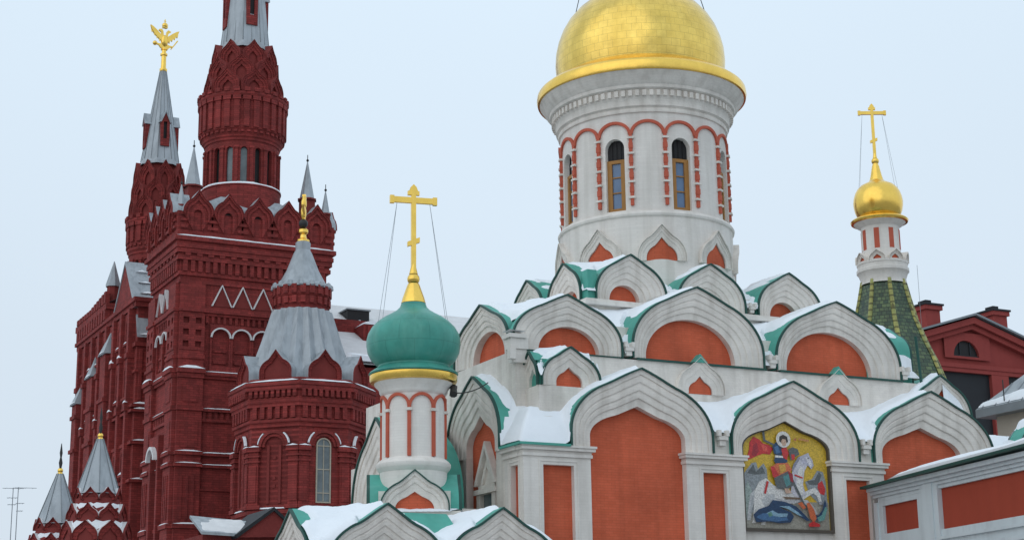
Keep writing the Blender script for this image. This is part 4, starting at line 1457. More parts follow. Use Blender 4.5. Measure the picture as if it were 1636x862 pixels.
for k in range(8):
    phi = -90 + 45 * k
    mp = face_map(OX, OY, CR * ap_, phi)
    hw = CR * math.sin(R(22.5))
    m = MB()
    for s in (-1, 1):
        a_, c_ = sorted((s * (hw + .05), s * (hw - .62)))
        m.box(mp, a_, c_, -.05, .22, 12.8, 16.2)
        a_, c_ = sorted((s * (hw + .02), s * (hw - .5)))
        m.box(mp, a_, c_, .2, .27, 13.0, 15.3)
        a_, c_ = sorted((s * (hw + .12), s * (hw - .74)))
        m.box(mp, a_, c_, -.05, .36, 16.2, 16.5)
        m.box(mp, a_, c_, -.05, .30, 15.5, 15.62)
        m.box(mp, a_, c_, -.05, .30, 15.85, 15.97)
        snow_ledge(mp, a_, c_, .18, .36, 16.5, .09)
        a_, c_ = sorted((s * (hw + .1), s * (hw - .8)))
        m.box(mp, a_, c_, -.05, .30, 12.55, 12.8)
    # arch hood
    for (ra, rb2, o1) in ((1.05, .86, .26), (.84, .66, .16)):
        a1 = [(-ra * math.cos(PI * i / 14), 16.5 + ra * math.sin(PI * i / 14)) for i in range(15)]
        a2 = [(-rb2 * math.cos(PI * i / 14), 16.5 + rb2 * math.sin(PI * i / 14)) for i in range(15)]
        m.bridge([[mp(u, -.02, z) for u, z in a1], [mp(u, o1, z) for u, z in a1], [mp(u, o1, z) for u, z in a2], [mp(u, -.02, z) for u, z in a2]])
    m.build('arched_bay', MUS, mus, smooth=20)
    for s in (-1, 1):
        q = [(s * 1.07 * math.cos(t), 16.5 + 1.07 * math.sin(t)) for t in [R(8 + 6 * i) for i in range(8)]]
        ledge_snow.bridge([[mp(u, .1, z) for u, z in q], [mp(u * 1.05, .1, z + .06) for u, z in q], [mp(u * 1.05, .29, z + .05) for u, z in q], [mp(u, .29, z) for u, z in q]])
    snow_ledge(mp, -hw, hw, .1, .20, 12.55, .07)
    snow_ledge(mp, -hw - .15, hw + .15, .2, .50, 20.66, .10)
    if k in (0, 4):
        m = MB()
        hole = [(-.50, 12.9)] + [(-.50 * math.cos(PI * i / 12), 16.55 + .5 * math.sin(PI * i / 12)) for i in range(13)] + [(.50, 12.9)]
        inn = [(-.42, 12.98)] + [(-.42 * math.cos(PI * i / 12), 16.55 + .42 * math.sin(PI * i / 12)) for i in range(13)] + [(.42, 12.98)]
        h_, i_ = hole + [hole[0]], inn + [inn[0]]
        m.bridge([[mp(u, -.02, z) for u, z in h_], [mp(u, .10, z) for u, z in h_], [mp(u, .10, z) for u, z in i_], [mp(u, .02, z) for u, z in i_]])
        for zz in (13.5, 15.0, 16.5):
            m.box(mp, -.42, .42, .02, .08, zz, zz + .06)
        m.box(mp, -.025, .025, .02, .078, 13, 16.9)
        m = m.build('window', WOODW, mus)
        q = MB()
        q.fan([mp(u, .03, z) for u, z in inn])
        q.build('pane', GLASSG, m)
    else:
        m = MB()
        m.box(mp, -.5, -.32, -.02, .10, 12.9, 16.6)
        m.box(mp, .32, .5, -.02, .10, 12.9, 16.6)
        for zz in (13.9, 14.4, 15.7):
            m.box(mp, -.1, .1, -.02, .06, zz, zz + .2)
        m.build('blind_panel', MUSD, mus, smooth=0)
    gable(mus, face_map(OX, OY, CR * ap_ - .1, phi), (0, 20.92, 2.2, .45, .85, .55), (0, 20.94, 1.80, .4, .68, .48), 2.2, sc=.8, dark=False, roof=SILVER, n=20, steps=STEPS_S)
m = MB()
nn = 40
prof = [(3.60, 20.9), (3.35, 21.6), (2.98, 22.6), (2.62, 23.7), (2.17, 25.2), (1.92, 26.05)]
rows = []
for r, z in prof:
    rows.append([(TX + r * (1 + (.06 if i % 2 else -.06)) * math.cos(2 * PI * i / nn), TY + r * (1 + (.06 if i % 2 else -.06)) * math.sin(2 * PI * i / nn), z) for i in range(nn)])
m.bridge(rows, 0, True)
m.build('tent_roof', SILVER, mus, smooth=0)
m = MB()
m.lathe([(1.75, 25.8), (1.75, 26.3), (1.82, 26.35), (1.82, 26.9), (1.92, 27.0), (1.92, 27.6), (1.4, 27.7)], TX, TY, 16)
ring_boxes(m, TX, TY, 1.82, 20, .3, -.02, .12, 26.4, 26.88)
ring_boxes(m, TX, TY, 1.92, 20, .36, -.02, .08, 27.05, 27.66)
m.build('lantern', MUS, mus, smooth=0)
m = MB()
m.lathe([(2.02, 27.55), (1.98, 27.75), (1.62, 28.0), (1.1, 28.95), (.62, 30.2), (.5, 30.4), (.52, 30.9), (.42, 31.0), (.1, 31.02)], TX, TY, 16)
for k in range(16):
    a = 2 * PI * k / 16
    m.lathe([(.001, 27.5), (.2, 27.62), (.16, 27.9), (.001, 28.0)], TX + 1.93 * math.cos(a), TY + 1.93 * math.sin(a), 5)
m.build('lantern_roof', SILVER, mus, smooth=25)
m = MB()
m.lathe([(.44, 31.0), (.44, 31.12), (.25, 31.25), (.2, 31.5), (.34, 31.65), (.34, 31.85), (.16, 32.0)], TX, TY, 14)
m.build('finial', GOLD, mus)
m = MB()
m.ball((TX, TY, 32.3), .32)
m.build('finial_globe', IRON, mus)
m = MB()     # rampant heraldic beast seen nearly edge-on
bm = pmap(TX, TY, 62)
blob(m, bm, 0, 33.05, .34, .55, .2)
blob(m, bm, .1, 33.75, .26, .45, .2)
blob(m, bm, .25, 34.15, .3, .2, .16)
for (u, z, u2, z2) in ((0, 32.8, -.25, 32.55), (.1, 32.8, .3, 32.55), (.1, 33.6, .6, 33.75), (.1, 33.4, .6, 33.35), (-.2, 32.9, -.6, 33.5)):
    m.tube(bm(u, .05, z), bm(u2, .05, z2), .1, .07, 7)
m.box(bm, .1, .4, -.12, .12, 34.28, 34.42)
m.build('heraldic_beast', GOLD, mus)

# rear wing with a snowy roof ----------------------------------------------
m = MB()
m.wbox(42.2, 80, 110.6, 136, 0, 24.0)
m.build('wall', MUS, mus, smooth=0)
m = MB()
m.bridge([[(41.6, 110.0, 24.1), (80.5, 110.0, 24.1)], [(41.6, 124.5, 31.75), (80.5, 124.5, 31.75)], [(41.6, 136.5, 26.0), (80.5, 136.5, 26.0)]])
m.build('wing_roof', FROST, mus, smooth=0)
m = MB()
m.wbox(46.6, 54, 115.6, 117.8, 27.0, 28.35)
for k in range(6):
    m.wbox(46.9 + 1.2 * k, 47.3 + 1.2 * k, 115.5, 115.7, 27.1, 28.25)
m.build('parapet', MUS, mus, smooth=0)
m = MB()
m.wbox(47.25, 49.1, 120.6, 122.8, 29.3, 30.55)
m.wbox(47.15, 49.2, 120.5, 123.4, 30.553, 30.66, 1)
m.build('roof_hatch', [DARK, SILVERD], mus, smooth=0)
m = MB()
m.wbox(42.4, 52, 104, 112, 0, 15.5)
m.build('wall', MUS, mus, smooth=0)
m = MB()
m.bridge([[(42.2, 103.6, 15.4), (52.2, 103.6, 15.4)], [(42.2, 112, 20.2), (52.2, 112, 20.2)]])
m.build('low_roof', FROST, mus, smooth=0)
snow_ledge(pmap(0, 115.6, 0), 46.6, 54, -1.8, .05, 28.35, .35)
snow_ledge(pmap(0, 110.2, 0), 43, 60, -.9, .3, 24.3, .5)
snow_ledge(pmap(0, 120.5, 0), 47.5, 48.9, -.2, .6, 29.1, .5)
lo = ledge_snow.build('ledge_snow', SNOW, None, smooth=60)
lo['kind'] = 'stuff'
lo['label'] = 'thin lines of white snow on the ledges and roofs of the red brick museum'
lo['category'] = 'snow'
# ------------------------------------------------------------------ chapel with the green onion dome
KX, KY = 19.1, 43.5
chap = thing('chapel', 'small white chapel with a green onion dome and golden cross', 'chapel', (KX, KY, 0))
m = MB()
m.wbox(18.3, 21.9, 42.35, 48.5, 0, 6.22)
m.build('wall', WHITE, chap)
mW = pmap(19.75, 0, -90)
kokoshnik(chap, mW, (-47.0, 6.4, 3.7, .6, 2.1, .5), (-47.0, 6.4, 1.7, .5, .9, .25), depth=1.7)
m = MB()
m.wbox(19.5, 21.9, 45.1, 50, 6.2, 6.5)
m.build('wall', WHITE, chap)
m = MB()
m.wbox(18.6, 21.6, 42.9, 46.5, 6.22, 6.5)
m.build('wall', WHITE, chap)
m = MB()
sq = [(KX + 1.62 * math.cos(R(-157 + 90 * k)), KY + 1.62 * math.sin(R(-157 + 90 * k))) for k in range(4)]
def rot_box(mb, s, z0, z1):
    pts = [(KX + s * math.cos(R(-157 + 90 * k)), KY + s * math.sin(R(-157 + 90 * k))) for k in range(4)]
    mb.bridge([[(x, y, z0) for x, y in pts], [(x, y, z1) for x, y in pts]], 0, True)
    mb.poly([(x, y, z1) for x, y in pts])
rot_box(m, 1.62, 4.5, 6.25)
rot_box(m, 1.80, 6.15, 6.32)
rot_box(m, 1.42, 6.3, 6.9)
m.build('drum_base', WHITE, chap, smooth=0)
for k in range(4):
    phi = -112 + 90 * k
    mp = face_map(KX, KY, 1.06, phi)
    kokoshnik(chap, mp, (0, 6.325, 1.86, .12, .72, .27), (0, 6.33, 1.08, .08, .34, .12), depth=.75, steps=STEPS_S, sc=.7, edge=.04,
              clip=lambda x, y: math.hypot(x - KX, y - KY) < .8)
m = MB()
m.lathe([(.96, 6.2), (.96, 7.50), (1.04, 7.6), (1.07, 7.66), (1.07, 7.74), (1.0, 7.82), (.92, 7.88), (.90, 7.9), (.90, 9.70), (.94, 9.74), (.98, 9.80), (1.0, 9.9), (1.12, 10.02), (1.14, 10.08)], KX, KY, 64)
kd = m.build('drum', WHITE2, chap)
for k in range(8):
    mp = cmap(KX, KY, .90, -121 + 45 * k)
    q = MB()
    q.box(mp, -.05, .05, -.01, .06, 7.9, 9.18)
    q.box(mp, -.085, .085, -.01, .10, 9.18, 9.26, 1)
    q.box(mp, -.05, .05, -.01, .062, 9.26, 9.36)
    q.build('colonnette', [TRIM, WHITE], kd)
q = MB()
for k in range(8):
    mp = cmap(KX, KY, .90, -121 + 22.5 + 45 * k)
    hw = .9 * R(22.5)
    a_ = [(-(hw + .03) * math.cos(PI * i / 16), 9.30 + .40 * math.sin(PI * i / 16)) for i in range(17)]
    c_ = [(-(hw - .05) * math.cos(PI * i / 16), 9.30 + .32 * math.sin(PI * i / 16)) for i in range(17)]
    q.bridge([[mp(u, -.01, z) for u, z in a_], [mp(u, .06, z) for u, z in a_], [mp(u, .06, z) for u, z in c_], [mp(u, -.01, z) for u, z in c_]])
q.build('arcade_trim', TRIM, kd)
m = MB()
m.lathe([(1.12, 10.07), (1.24, 10.10), (1.27, 10.16), (1.27, 10.30), (1.24, 10.33)], KX, KY, 64)
m.build('gold_eave', GOLD, chap)
m = MB()
m.lathe([(1.27, 10.32), (1.30, 10.36), (1.27, 10.40), (1.12, 10.50), (1.03, 10.56), (1.03, 10.60), (1.12, 10.67), (1.24, 10.80), (1.33, 10.98), (1.365, 11.18), (1.365, 11.36), (1.32, 11.54), (1.22, 11.72), (1.06, 11.89), (.86, 12.03),
         (.66, 12.14), (.50, 12.24), (.40, 12.34), (.355, 12.46)], KX, KY, 64)
m.build('onion_dome', ONION, chap, smooth=50)
m = MB()
m.lathe([(.36, 12.47), (.33, 12.6), (.19, 13.0), (.16, 13.06)], KX, KY, 32)
m.ball((KX, KY, 13.2), .185, 0, 24)
m.lathe([(.13, 13.35), (.07, 13.6), (.05, 13.7)], KX, KY, 16)
m.build('finial', GOLD, chap)
def cross3(parent, cx, cy, deg, z0, z1, w, t, zbar, zlow):
    mp = pmap(cx, cy, deg)
    mb = MB()
    mb.box(mp, -t, t, -t * .8, t * .8, z0, z1 - t * 2)
    mb.box(mp, -w / 2, w / 2, -t * .7, t * .7, zbar - t * 1.25, zbar + t * 1.25)
    for s in (-1, 1):
        mb.box(mp, s * w / 2 - t * .9, s * w / 2 + t * .9, -t * .85, t * .85, zbar - t * 1.7, zbar + t * 1.7)
    zt = z1 - t * 3.4
    mb.box(mp, -t * 2.5, t * 2.5, -t * .72, t * .72, zt - t * 1.2, zt + t * .6)
    mb.prism(mp, [(-t * 1.9, zt + t * .6), (t * 1.9, zt + t * .6), (t * 1.2, zt + t * 2.4), (0, zt + t * 3.6), (-t * 1.2, zt + t * 2.4)], -t * .75, t * .75)
    lw = w * .14
    mb.prism(mp, [(-lw, zlow - t * 2.2), (lw, zlow - t * .2), (lw, zlow + t * 2.0), (-lw, zlow - t * .1)], -t * .75, t * .75)
    mb.build('cross', GOLD, parent)
    return mp
mp = cross3(chap, KX, KY, -11, 13.5, 16.08, 1.30, .07, 15.6, 14.33)
q = MB()
for s, u in ((-1, -.5), (-1, -.5), (1, .48), (1, .48)):
    pass
for (u, a, r, z) in ((-.5, -165, 1.15, 11.75), (-.5, 165, .9, 12.0), (.5, -15, 1.0, 11.9), (.5, 20, 1.2, 11.65)):
    q.tube(mp(u, 0, 15.5), (KX + r * math.cos(R(a - 11)), KY + r * math.sin(R(a - 11)), z), .007, seg=5)
q.build('guy_wire', WIRE, chap)
q = MB()
q.tube((20.12, 42.95, 10.0), (20.02, 42.75, 9.72), .09, .12, 8)
q.box(pmap(20.1, 42.95, 20), -.14, .14, -.04, .04, 9.93, 10.02)
q.build('floodlight', IRON, chap)
q = MB()
pts = [(20.25 + 1.45 * t, 43.0 + .9 * t, 9.82 + .55 * t - .35 * t * (1 - t)) for t in [i / 8 for i in range(9)]]
for p_, q_ in zip(pts, pts[1:]):
    q.tube(p_, q_, .018, seg=5)
cb = q.build('cable', IRON)
cb['label'] = 'black cable strung from the green onion dome chapel to the big cathedral'
cb['category'] = 'cable'

# ------------------------------------------------------------------ porch with keel arches in front
por = thing('porch', 'low white porch with snowy keel arch roofs in front of the chapel', 'porch', (17.8, 40.3, 0))
PF = pmap(0, 38.85, 0)
PL = pmap(14.72, 0, -90)
m = MB()
m.wbox(14.75, 21.3, 38.9, 41.95, 0, 4.6)
m.build('wall', WHITE, por)
AP = [(16.20, 4.3, 3.12, .25, 1.12, .36), (19.42, 4.3, 3.12, .25, 1.12, .36)]
LAP = (-40.45, 4.3, 2.9, .25, 1.1, .36)
for a in AP:
    kokoshnik(por, PF, a, (a[0] - .05, 4.3, 1.7, .15, .5, .2), depth=3.0, clip=lambda x, y: x < 14.9 and y > 38.8)
kokoshnik(por, PL, LAP, (-40.4, 4.3, 1.6, .15, .5, .2), depth=4, clip=lambda x, y: y < 39.0 and x > 14.7)
vp = [vault_h(a) for a in AP]
vlp = vault_h(LAP)
def floorp(x, y):
    return 5.05 + .22 * min(y - 38.5, x - 14.36, 1.5)
m = MB()
floorfield(m, 14.9, 21.3, 39.0, 41.9, floorp, lambda x, y: True)
m.build('valley_roof', GREEN, por)
ps_ = MB()
snowfield(ps_, 14.36, 21.35, 38.48, 41.9, lambda x, y: ([f(x) for f in vp] + ([vlp(-y)] if x < 17.4 else []), floorp(x, y)), lambda x, y: min(y - 38.46, x - 14.3), lambda x, y: True, seed=51, thick=.16, slope_max=1.7, edge=.16, tol=.5)
for k in range(4):
    pass
snowfield(ps_, 17.4, 20.9, 41.9, 45.4, lambda x, y: ([], 6.325), lambda x, y: 1.24 - max(abs((x - KX) * math.cos(R(-22)) + (y - KY) * math.sin(R(-22))), abs(-(x - KX) * math.sin(R(-22)) + (y - KY) * math.cos(R(-22)))) + .09,
          lambda x, y: math.hypot(x - KX, y - KY) > .95, step=.06, seed=57, thick=.10)
o = ps_.build('snow', SNOW, None, smooth=60)
o['kind'] = 'stuff'
o['label'] = 'white snow on the low porch roof and at the foot of the green domed chapel'
o['category'] = 'snow'

# ------------------------------------------------------------------ bell tower with a tiled tent roof
TX2, TY2 = 47.2, 56.0
bt = thing('bell_tower', 'slim white bell tower with a green tiled tent roof and small gold onion dome', 'bell tower', (TX2, TY2, 0))
m = MB()
m.lathe([(2.6, 0), (2.6, 12.4), (2.75, 12.45), (2.75, 12.7)], TX2, TY2, 8, 0, R(-115))
m.build('wall', WHITE, bt, smooth=20)
m = MB()
m.lathe([(2.95, 12.7), (2.12, 15.0), (1.80, 15.7), (1.38, 16.8), (1.16, 17.7), (.97, 18.55)], TX2, TY2, 8, 0, R(-115))
m.build('tent_roof', TILE, bt, smooth=20)
for k in range(8):
    a = R(-115 + 45 * k)
    q = MB()
    pr = [(2.95, 12.7), (2.12, 15.0), (1.80, 15.7), (1.38, 16.8), (1.16, 17.7), (.97, 18.55)]
    rows = []
    ta = (-math.sin(a), math.cos(a))
    for r_, z_ in pr:
        w_ = .06 + .03 * r_
        pts = []
        for t_ in range(7):
            an = PI * t_ / 6
            pts.append((TX2 + (r_ - .03 + .10 * math.sin(an)) * math.cos(a) + w_ * math.cos(an) * ta[0], TY2 + (r_ - .03 + .10 * math.sin(an)) * math.sin(a) + w_ * math.cos(an) * ta[1], z_))
        rows.append(pts)
    q.bridge(rows)
    q.build('roof_rib', TILEY, bt)
m = MB()
m.lathe([(1.02, 18.4), (.98, 18.62), (1.08, 18.9), (1.14, 18.95), (1.14, 19.08), (1.09, 19.12), (1.09, 19.26), (1.12, 19.3), (1.12, 19.4), (.86, 19.44), (.84, 19.5), (.84, 21.0), (.9, 21.05), (1.0, 21.1), (1.14, 21.22)], TX2, TY2, 48)
bd = m.build('drum', WHITE2, bt)
for k in range(8):
    phi = -130 - 11 + 45 * k
    mp = cmap(TX2, TY2, .84, phi)
    q = MB()
    q.box(mp, -.115, .115, -.02, .012, 19.95, 20.86)
    q.build('slot', TRIM, bd)
    kokoshnik(bd, cmap(TX2, TY2, 1.02, phi), (0, 19.36, .62, .06, .28, .1), (0, 19.37, .36, .04, .16, .05), depth=.2, steps=STEPS_S, sc=.3, edge=.01, n=12, mats=(WHITE, TERRA, WHITE, WHITE))
m = MB()
m.lathe([(1.12, 21.21), (1.24, 21.24), (1.27, 21.32), (1.22, 21.38), (.98, 21.5), (.86, 21.56)], TX2, TY2, 48)
m.build('gold_eave', GOLD, bt)
m = MB()
m.lathe([(.90, 21.52), (.96, 21.60), (1.03, 21.78), (1.08, 22.02), (1.09, 22.20), (1.06, 22.42), (.99, 22.64), (.88, 22.83), (.73, 22.98), (.55, 23.07), (.40, 23.14), (.31, 23.24)], TX2, TY2, 48)
m.build('onion_dome', GOLD, bt, smooth=50)
m = MB()
m.lathe([(.32, 23.2), (.25, 23.45), (.16, 23.9), (.12, 24.02)], TX2, TY2, 24)
m.ball((TX2, TY2, 24.14), .17, 0, 20)
m.lathe([(.1, 24.28), (.06, 24.5)], TX2, TY2, 12)
m.build('finial', GOLD, bt)
mp = cross3(bt, TX2, TY2, -26, 24.3, 26.85, 1.16, .062, 26.42, 25.12)
q = MB()
for (u, a, r, z) in ((-.45, -165, .9, 22.8), (-.45, 165, .75, 22.95), (.45, -15, .9, 22.8), (.45, 20, 1.0, 22.6)):
    q.tube(mp(u, 0, 26.35), (TX2 + r * math.cos(R(a - 26)), TY2 + r * math.sin(R(a - 26)), z), .006, seg=5)
q.build('guy_wire', WIRE, bt)
q = MB()
q.tube((49.35, 56.2, 12), (49.35, 56.2, 19.6), .009, seg=5)
q.build('lightning_rod', WIRE, bt)

# ------------------------------------------------------------------ gallery wing, nearest on the right
gal = thing('gallery', 'covered gallery wing with grey white frames and terracotta panels under a snowy eave', 'gallery', (34.2, 41.5, 0))
GM = pmap(34.2, 41.5, -101)
m = MB()
m.box(GM, -.2, 14, -3.0, -.10, 0, 7.0)
m.build('wall', COOL, gal, smooth=0)
m = MB()
SL = .022
def gb(u0, u1, o0, o1, z0, z1, mt=0):
    b_ = len(m.v)
    m.box(GM, u0, u1, o0, o1, z0, z1, mt)
gb(-.22, .02, -.05, .10, 0, 7.0)
gb(.02, 14, -.05, .06, 7.03, 7.14)
gb(-.22, 14, -.05, .12, 7.143, 7.24)
gb(-.22, 14, -.05, .20, 7.243, 7.34)
gb(-.22, 14, -.05, .32, 7.343, 7.47)
gb(.02, .30, -.05, .06, 0, 7.027)
gb(.30, 2.42, -.05, .06, 6.87, 7.027)
gb(2.42, 2.72, -.05, .06, 0, 7.027)
gb(2.72, 2.98, -.05, .12, 0, 7.14)
gb(2.98, 3.46, -.05, .16, 0, 7.238)
gb(3.46, 3.72, -.05, .12, 0, 7.14)
gb(.30, 2.42, -.05, .06, 5.0, 6.0)
gb(3.72, 14, -.05, .06, 5.0, 5.84)
gb(3.72, 14, -.05, .14, 5.55, 5.64)
gb(3.72, 14, -.05, .20, 5.2, 5.32)
m.build('frame', COOL, gal, smooth=0)
for (a_, c_, z0, z1) in ((.30, 2.42, 5.98, 6.88), (3.72, 10.6, 5.82, 7.04)):
    q = MB()
    q.box(GM, a_, c_, -.08, -.03, z0, z1)
    q.build('panel', TERRAD, gal, smooth=0)
q = MB()
q.bridge([[GM(-.3, .30, 7.44), GM(14, .30, 7.60)], [GM(-.3, .50, 7.44), GM(14, .50, 7.60)], [GM(-.3, .50, 7.52), GM(14, .50, 7.68)], [GM(-.3, -1.6, 8.0), GM(14, -1.6, 8.16)], [GM(-.3, -3.3, 7.5), GM(14, -3.3, 7.5)]])
q.build('eave_roof', DARKG, gal, smooth=0)
q = MB()
n_ = 90
rows = [[], [], [], [], []]
for i in range(n_ + 1):
    u = 1.35 + (12.6) * i / n_
    zb = 7.44 + .0114 * (u + .3)
    t = (.10 + .10 * fbm(u * .9, 2.0, 61)) * sstep(0, .8, u - 1.3)
    ed = .50 - .05 - .05 * fbm(u * 2.3, 7.0, 63)
    rows[0].append(GM(u, ed, zb + .085))
    rows[1].append(GM(u, ed + .015, zb + .09 + t * .6))
    rows[2].append(GM(u, ed - .12, zb + .12 + t))
    rows[3].append(GM(u, -.5, zb + .32 + t * 1.1))
    rows[4].append(GM(u, -1.55, zb + .56 + t))
q.bridge(rows)
o = q.build('snow', SNOW, None, smooth=60)
o['kind'] = 'stuff'
o['label'] = 'strip of white snow along the eave of the gallery wing on the right'
o['category'] = 'snow'

# ------------------------------------------------------------------ side chapel beyond the right end of the facade
sd_ = thing('side_chapel', 'white side chapel with a snowy keel arch behind the gallery eave', 'chapel', (44.5, 46, 0))
m = MB()
m.wbox(40.2, 48.5, 44.6, 50, 0, 9.4)
m.build('wall', WHITE, sd_)
m = MB()
m.bridge([[(39.7, 44.2, 9.27), (48.6, 44.2, 9.27)], [(39.7, 46.6, 10.13), (48.6, 46.6, 10.13)]])
m.build('roof', GREEN, sd_)
SM_ = pmap(0, 44.55, 0)
AS = (44.9, 8.9, 3.9, .4, 1.4, .35)
kokoshnik(sd_, SM_, AS, (44.8, 8.9, 2.4, .3, .6, .2), depth=.3)
vs_ = vault_h(AS)
q = MB()
snowfield(q, 39.7, 47, 44.2, 46.6, lambda x, y: ([vs_(x)] if y < 45 else [], 9.28 + .36 * (y - 44.2)), lambda x, y: y - 44.15, lambda x, y: True, seed=71, thick=.26, slope_max=.8)
o = q.build('snow', SNOW, None, smooth=60)
o['kind'] = 'stuff'
o['label'] = 'white snow on the flat roof of the side chapel at the far right'
o['category'] = 'snow'

# ------------------------------------------------------------------ red gabled building behind
rb = thing('red_house', 'dark red stucco building with a low gable, half-round window and two chimneys', 'building', (69.8, 80, 0))
RM = pmap(0, 75, 0)
m = MB()
m.wbox(61.5, 78, 75.3, 92, 0, 20.2)
m.prism(RM, [(61.5, 20.2), (78, 20.2), (69.75, 22.65)], -16, -.3)
m.build('wall', REDP, rb, smooth=0)
m = MB()
hole = [(69.3 + 1.0 * math.cos(t), 20.3 + .98 * math.sin(t)) for t in [PI * i / 16 for i in range(17)]]
m.hole_panel(RM, 67.6, 71.2, 20.15, 21.75, hole, -.12, .165, 0, steps=1)
for s in (-1, 1):
    pts = [(69.75, 22.68), (69.75 + s * 8.6, 20.1), (69.75 + s * 8.6, 19.72), (69.75, 22.30)]
    m.prism(RM, pts, -.35, .30)
    pts = [(69.75, 22.28), (69.75 + s * 8.6, 19.70), (69.75 + s * 8.6, 19.4), (69.75, 21.98)]
    m.prism(RM, pts, -.35, .08)
m.box(RM, 61.5, 78, -.35, .06, 19.55, 19.8)
m.box(RM, 61.5, 78, -.35, .0, 19.3, 19.547)
for (a_, c_) in ((63.0, 67.15), (71.05, 72.4), (76.4, 78)):
    m.box(RM, a_, c_, -.35, -.02, 0, 19.297)
m.build('moulding', REDP, rb, smooth=0)
for (a_, c_) in ((67.15, 71.05), (72.4, 76.4)):
    q = MB()
    q.box(RM, a_, c_, -.33, -.27, 12, 19.297)
    q.build('dark_opening', SCREEN, rb, smooth=0)
q = MB()
arcp = [(69.3 + .98 * math.cos(t), 20.31 + .96 * math.sin(t)) for t in [PI * i / 16 for i in range(17)]]
q.fan([RM(u, -.282, z) for u, z in arcp])
pn = q.build('pane', DARK, rb)
q = MB()
q.box(RM, 68.3, 70.3, -.29, -.2, 20.3, 20.38)
for t in (-.4, .4):
    q.box(RM, 69.3 + t - .04, 69.3 + t + .04, -.29, -.22, 20.383, 21.2)
q.build('window', SCREEN, rb, smooth=0)
m = MB()
for s in (-1, 1):
    a_ = [(69.75, 74.5, 22.78), (69.75, 92.2, 22.78), (69.75 + s * 9.0, 92.2, 20.08), (69.75 + s * 9.0, 74.5, 20.08)]
    c_ = [(x, y, z + .13) for x, y, z in a_]
    m.poly(a_)
    m.poly(c_)
    m.bridge([a_ + [a_[0]], c_ + [c_[0]]])
m.build('roof', SILVERD, rb, smooth=0)
for (x, z0, z1) in ((68.6, 21.6, 23.75), (74.05, 21.6, 23.85)):
    q = MB()
    q.wbox(x - .55, x + .55, 77, 78.1, z0, z1)
    q.wbox(x - .68, x + .68, 76.87, 78.23, z1 - .25, z1 + .02)
    q.wbox(x - .75, x + .75, 76.8, 78.3, z1 + .023, z1 + .14, 1)
    q.wbox(x - .35, x + .1, 77.2, 77.9, z1 + .143, z1 + .40, 1)
    q.build('chimney', [REDP, SCREEN], rb, smooth=0)

# ------------------------------------------------------------------ pavilion roof at the right edge
pv = thing('pavilion', 'grey metal roofed pavilion with snow on its eave below the red building', 'pavilion', (52.5, 47, 0))
m = MB()
m.wbox(48.75, 57.4, 42, 51.4, 0, 12.0)
m.build('wall', mat('beige_render', (.42, .37, .31), .85, var=.1), pv, smooth=0)
m = MB()
e0, e1, f0_, f1_ = 48.2, 58.0, 41.4, 52.0
m.bridge([[(e0, f1_, 12.0), (e1, f1_, 12.0), (e1, f0_, 12.0), (e0, f0_, 12.0)], [(e0, f1_, 12.34), (e1, f1_, 12.34), (e1, f0_, 12.34), (e0, f0_, 12.34)]], 1, True)
m.poly([(e0, f1_, 12.0), (e1, f1_, 12.0), (e1, f0_, 12.0), (e0, f0_, 12.0)], 1)
rp = (53.1, 46.8, 17.0)
cs = [(e0, f1_, 12.345), (e1, f1_, 12.345), (e1, f0_, 12.345), (e0, f0_, 12.345)]
for i in range(4):
    m.poly([cs[i], cs[(i + 1) % 4], rp], 0)
for i in range(14):
    y = f0_ + .4 + i * (f1_ - f0_ - .8) / 13
    t = 1 - abs(y - 46.7) / 5.3
    m.tube((e0, y, 12.36), (e0 + 4.9 * t * .98, y + (46.8 - y) * 0, 12.36 + 4.6 * t * .98), .035, seg=5, mat=1)
m.build('roof', [SILVER, SILVERD], pv, smooth=0)
q = MB()
q.tube((48.3, 50.4, 12.3), (48.3, 50.4, 13.35), .025, seg=5)
q.build('mast', IRON, pv)
q = MB()
def roofz(x, y):
    return min(12.345 + (x - e0) * .95, 12.345 + (f1_ - y) * .896)
snowfield(q, e0 + .05, e0 + 1.7, 46.0, f1_ - .05, lambda x, y: ([], roofz(x, y)), lambda x, y: min(x - e0, f1_ - y, (e0 + .12 + .6 * fbm(x, y * .6, 88) - x) * 1.0, (y - 47.2)), lambda x, y: True, step=.06, seed=81, thick=.12, slope_max=2)
o = q.build('snow', SNOW, None, smooth=60)
o['kind'] = 'stuff'
o['label'] = 'patch of white snow on the corner of the grey pavilion roof'
o['category'] = 'snow'

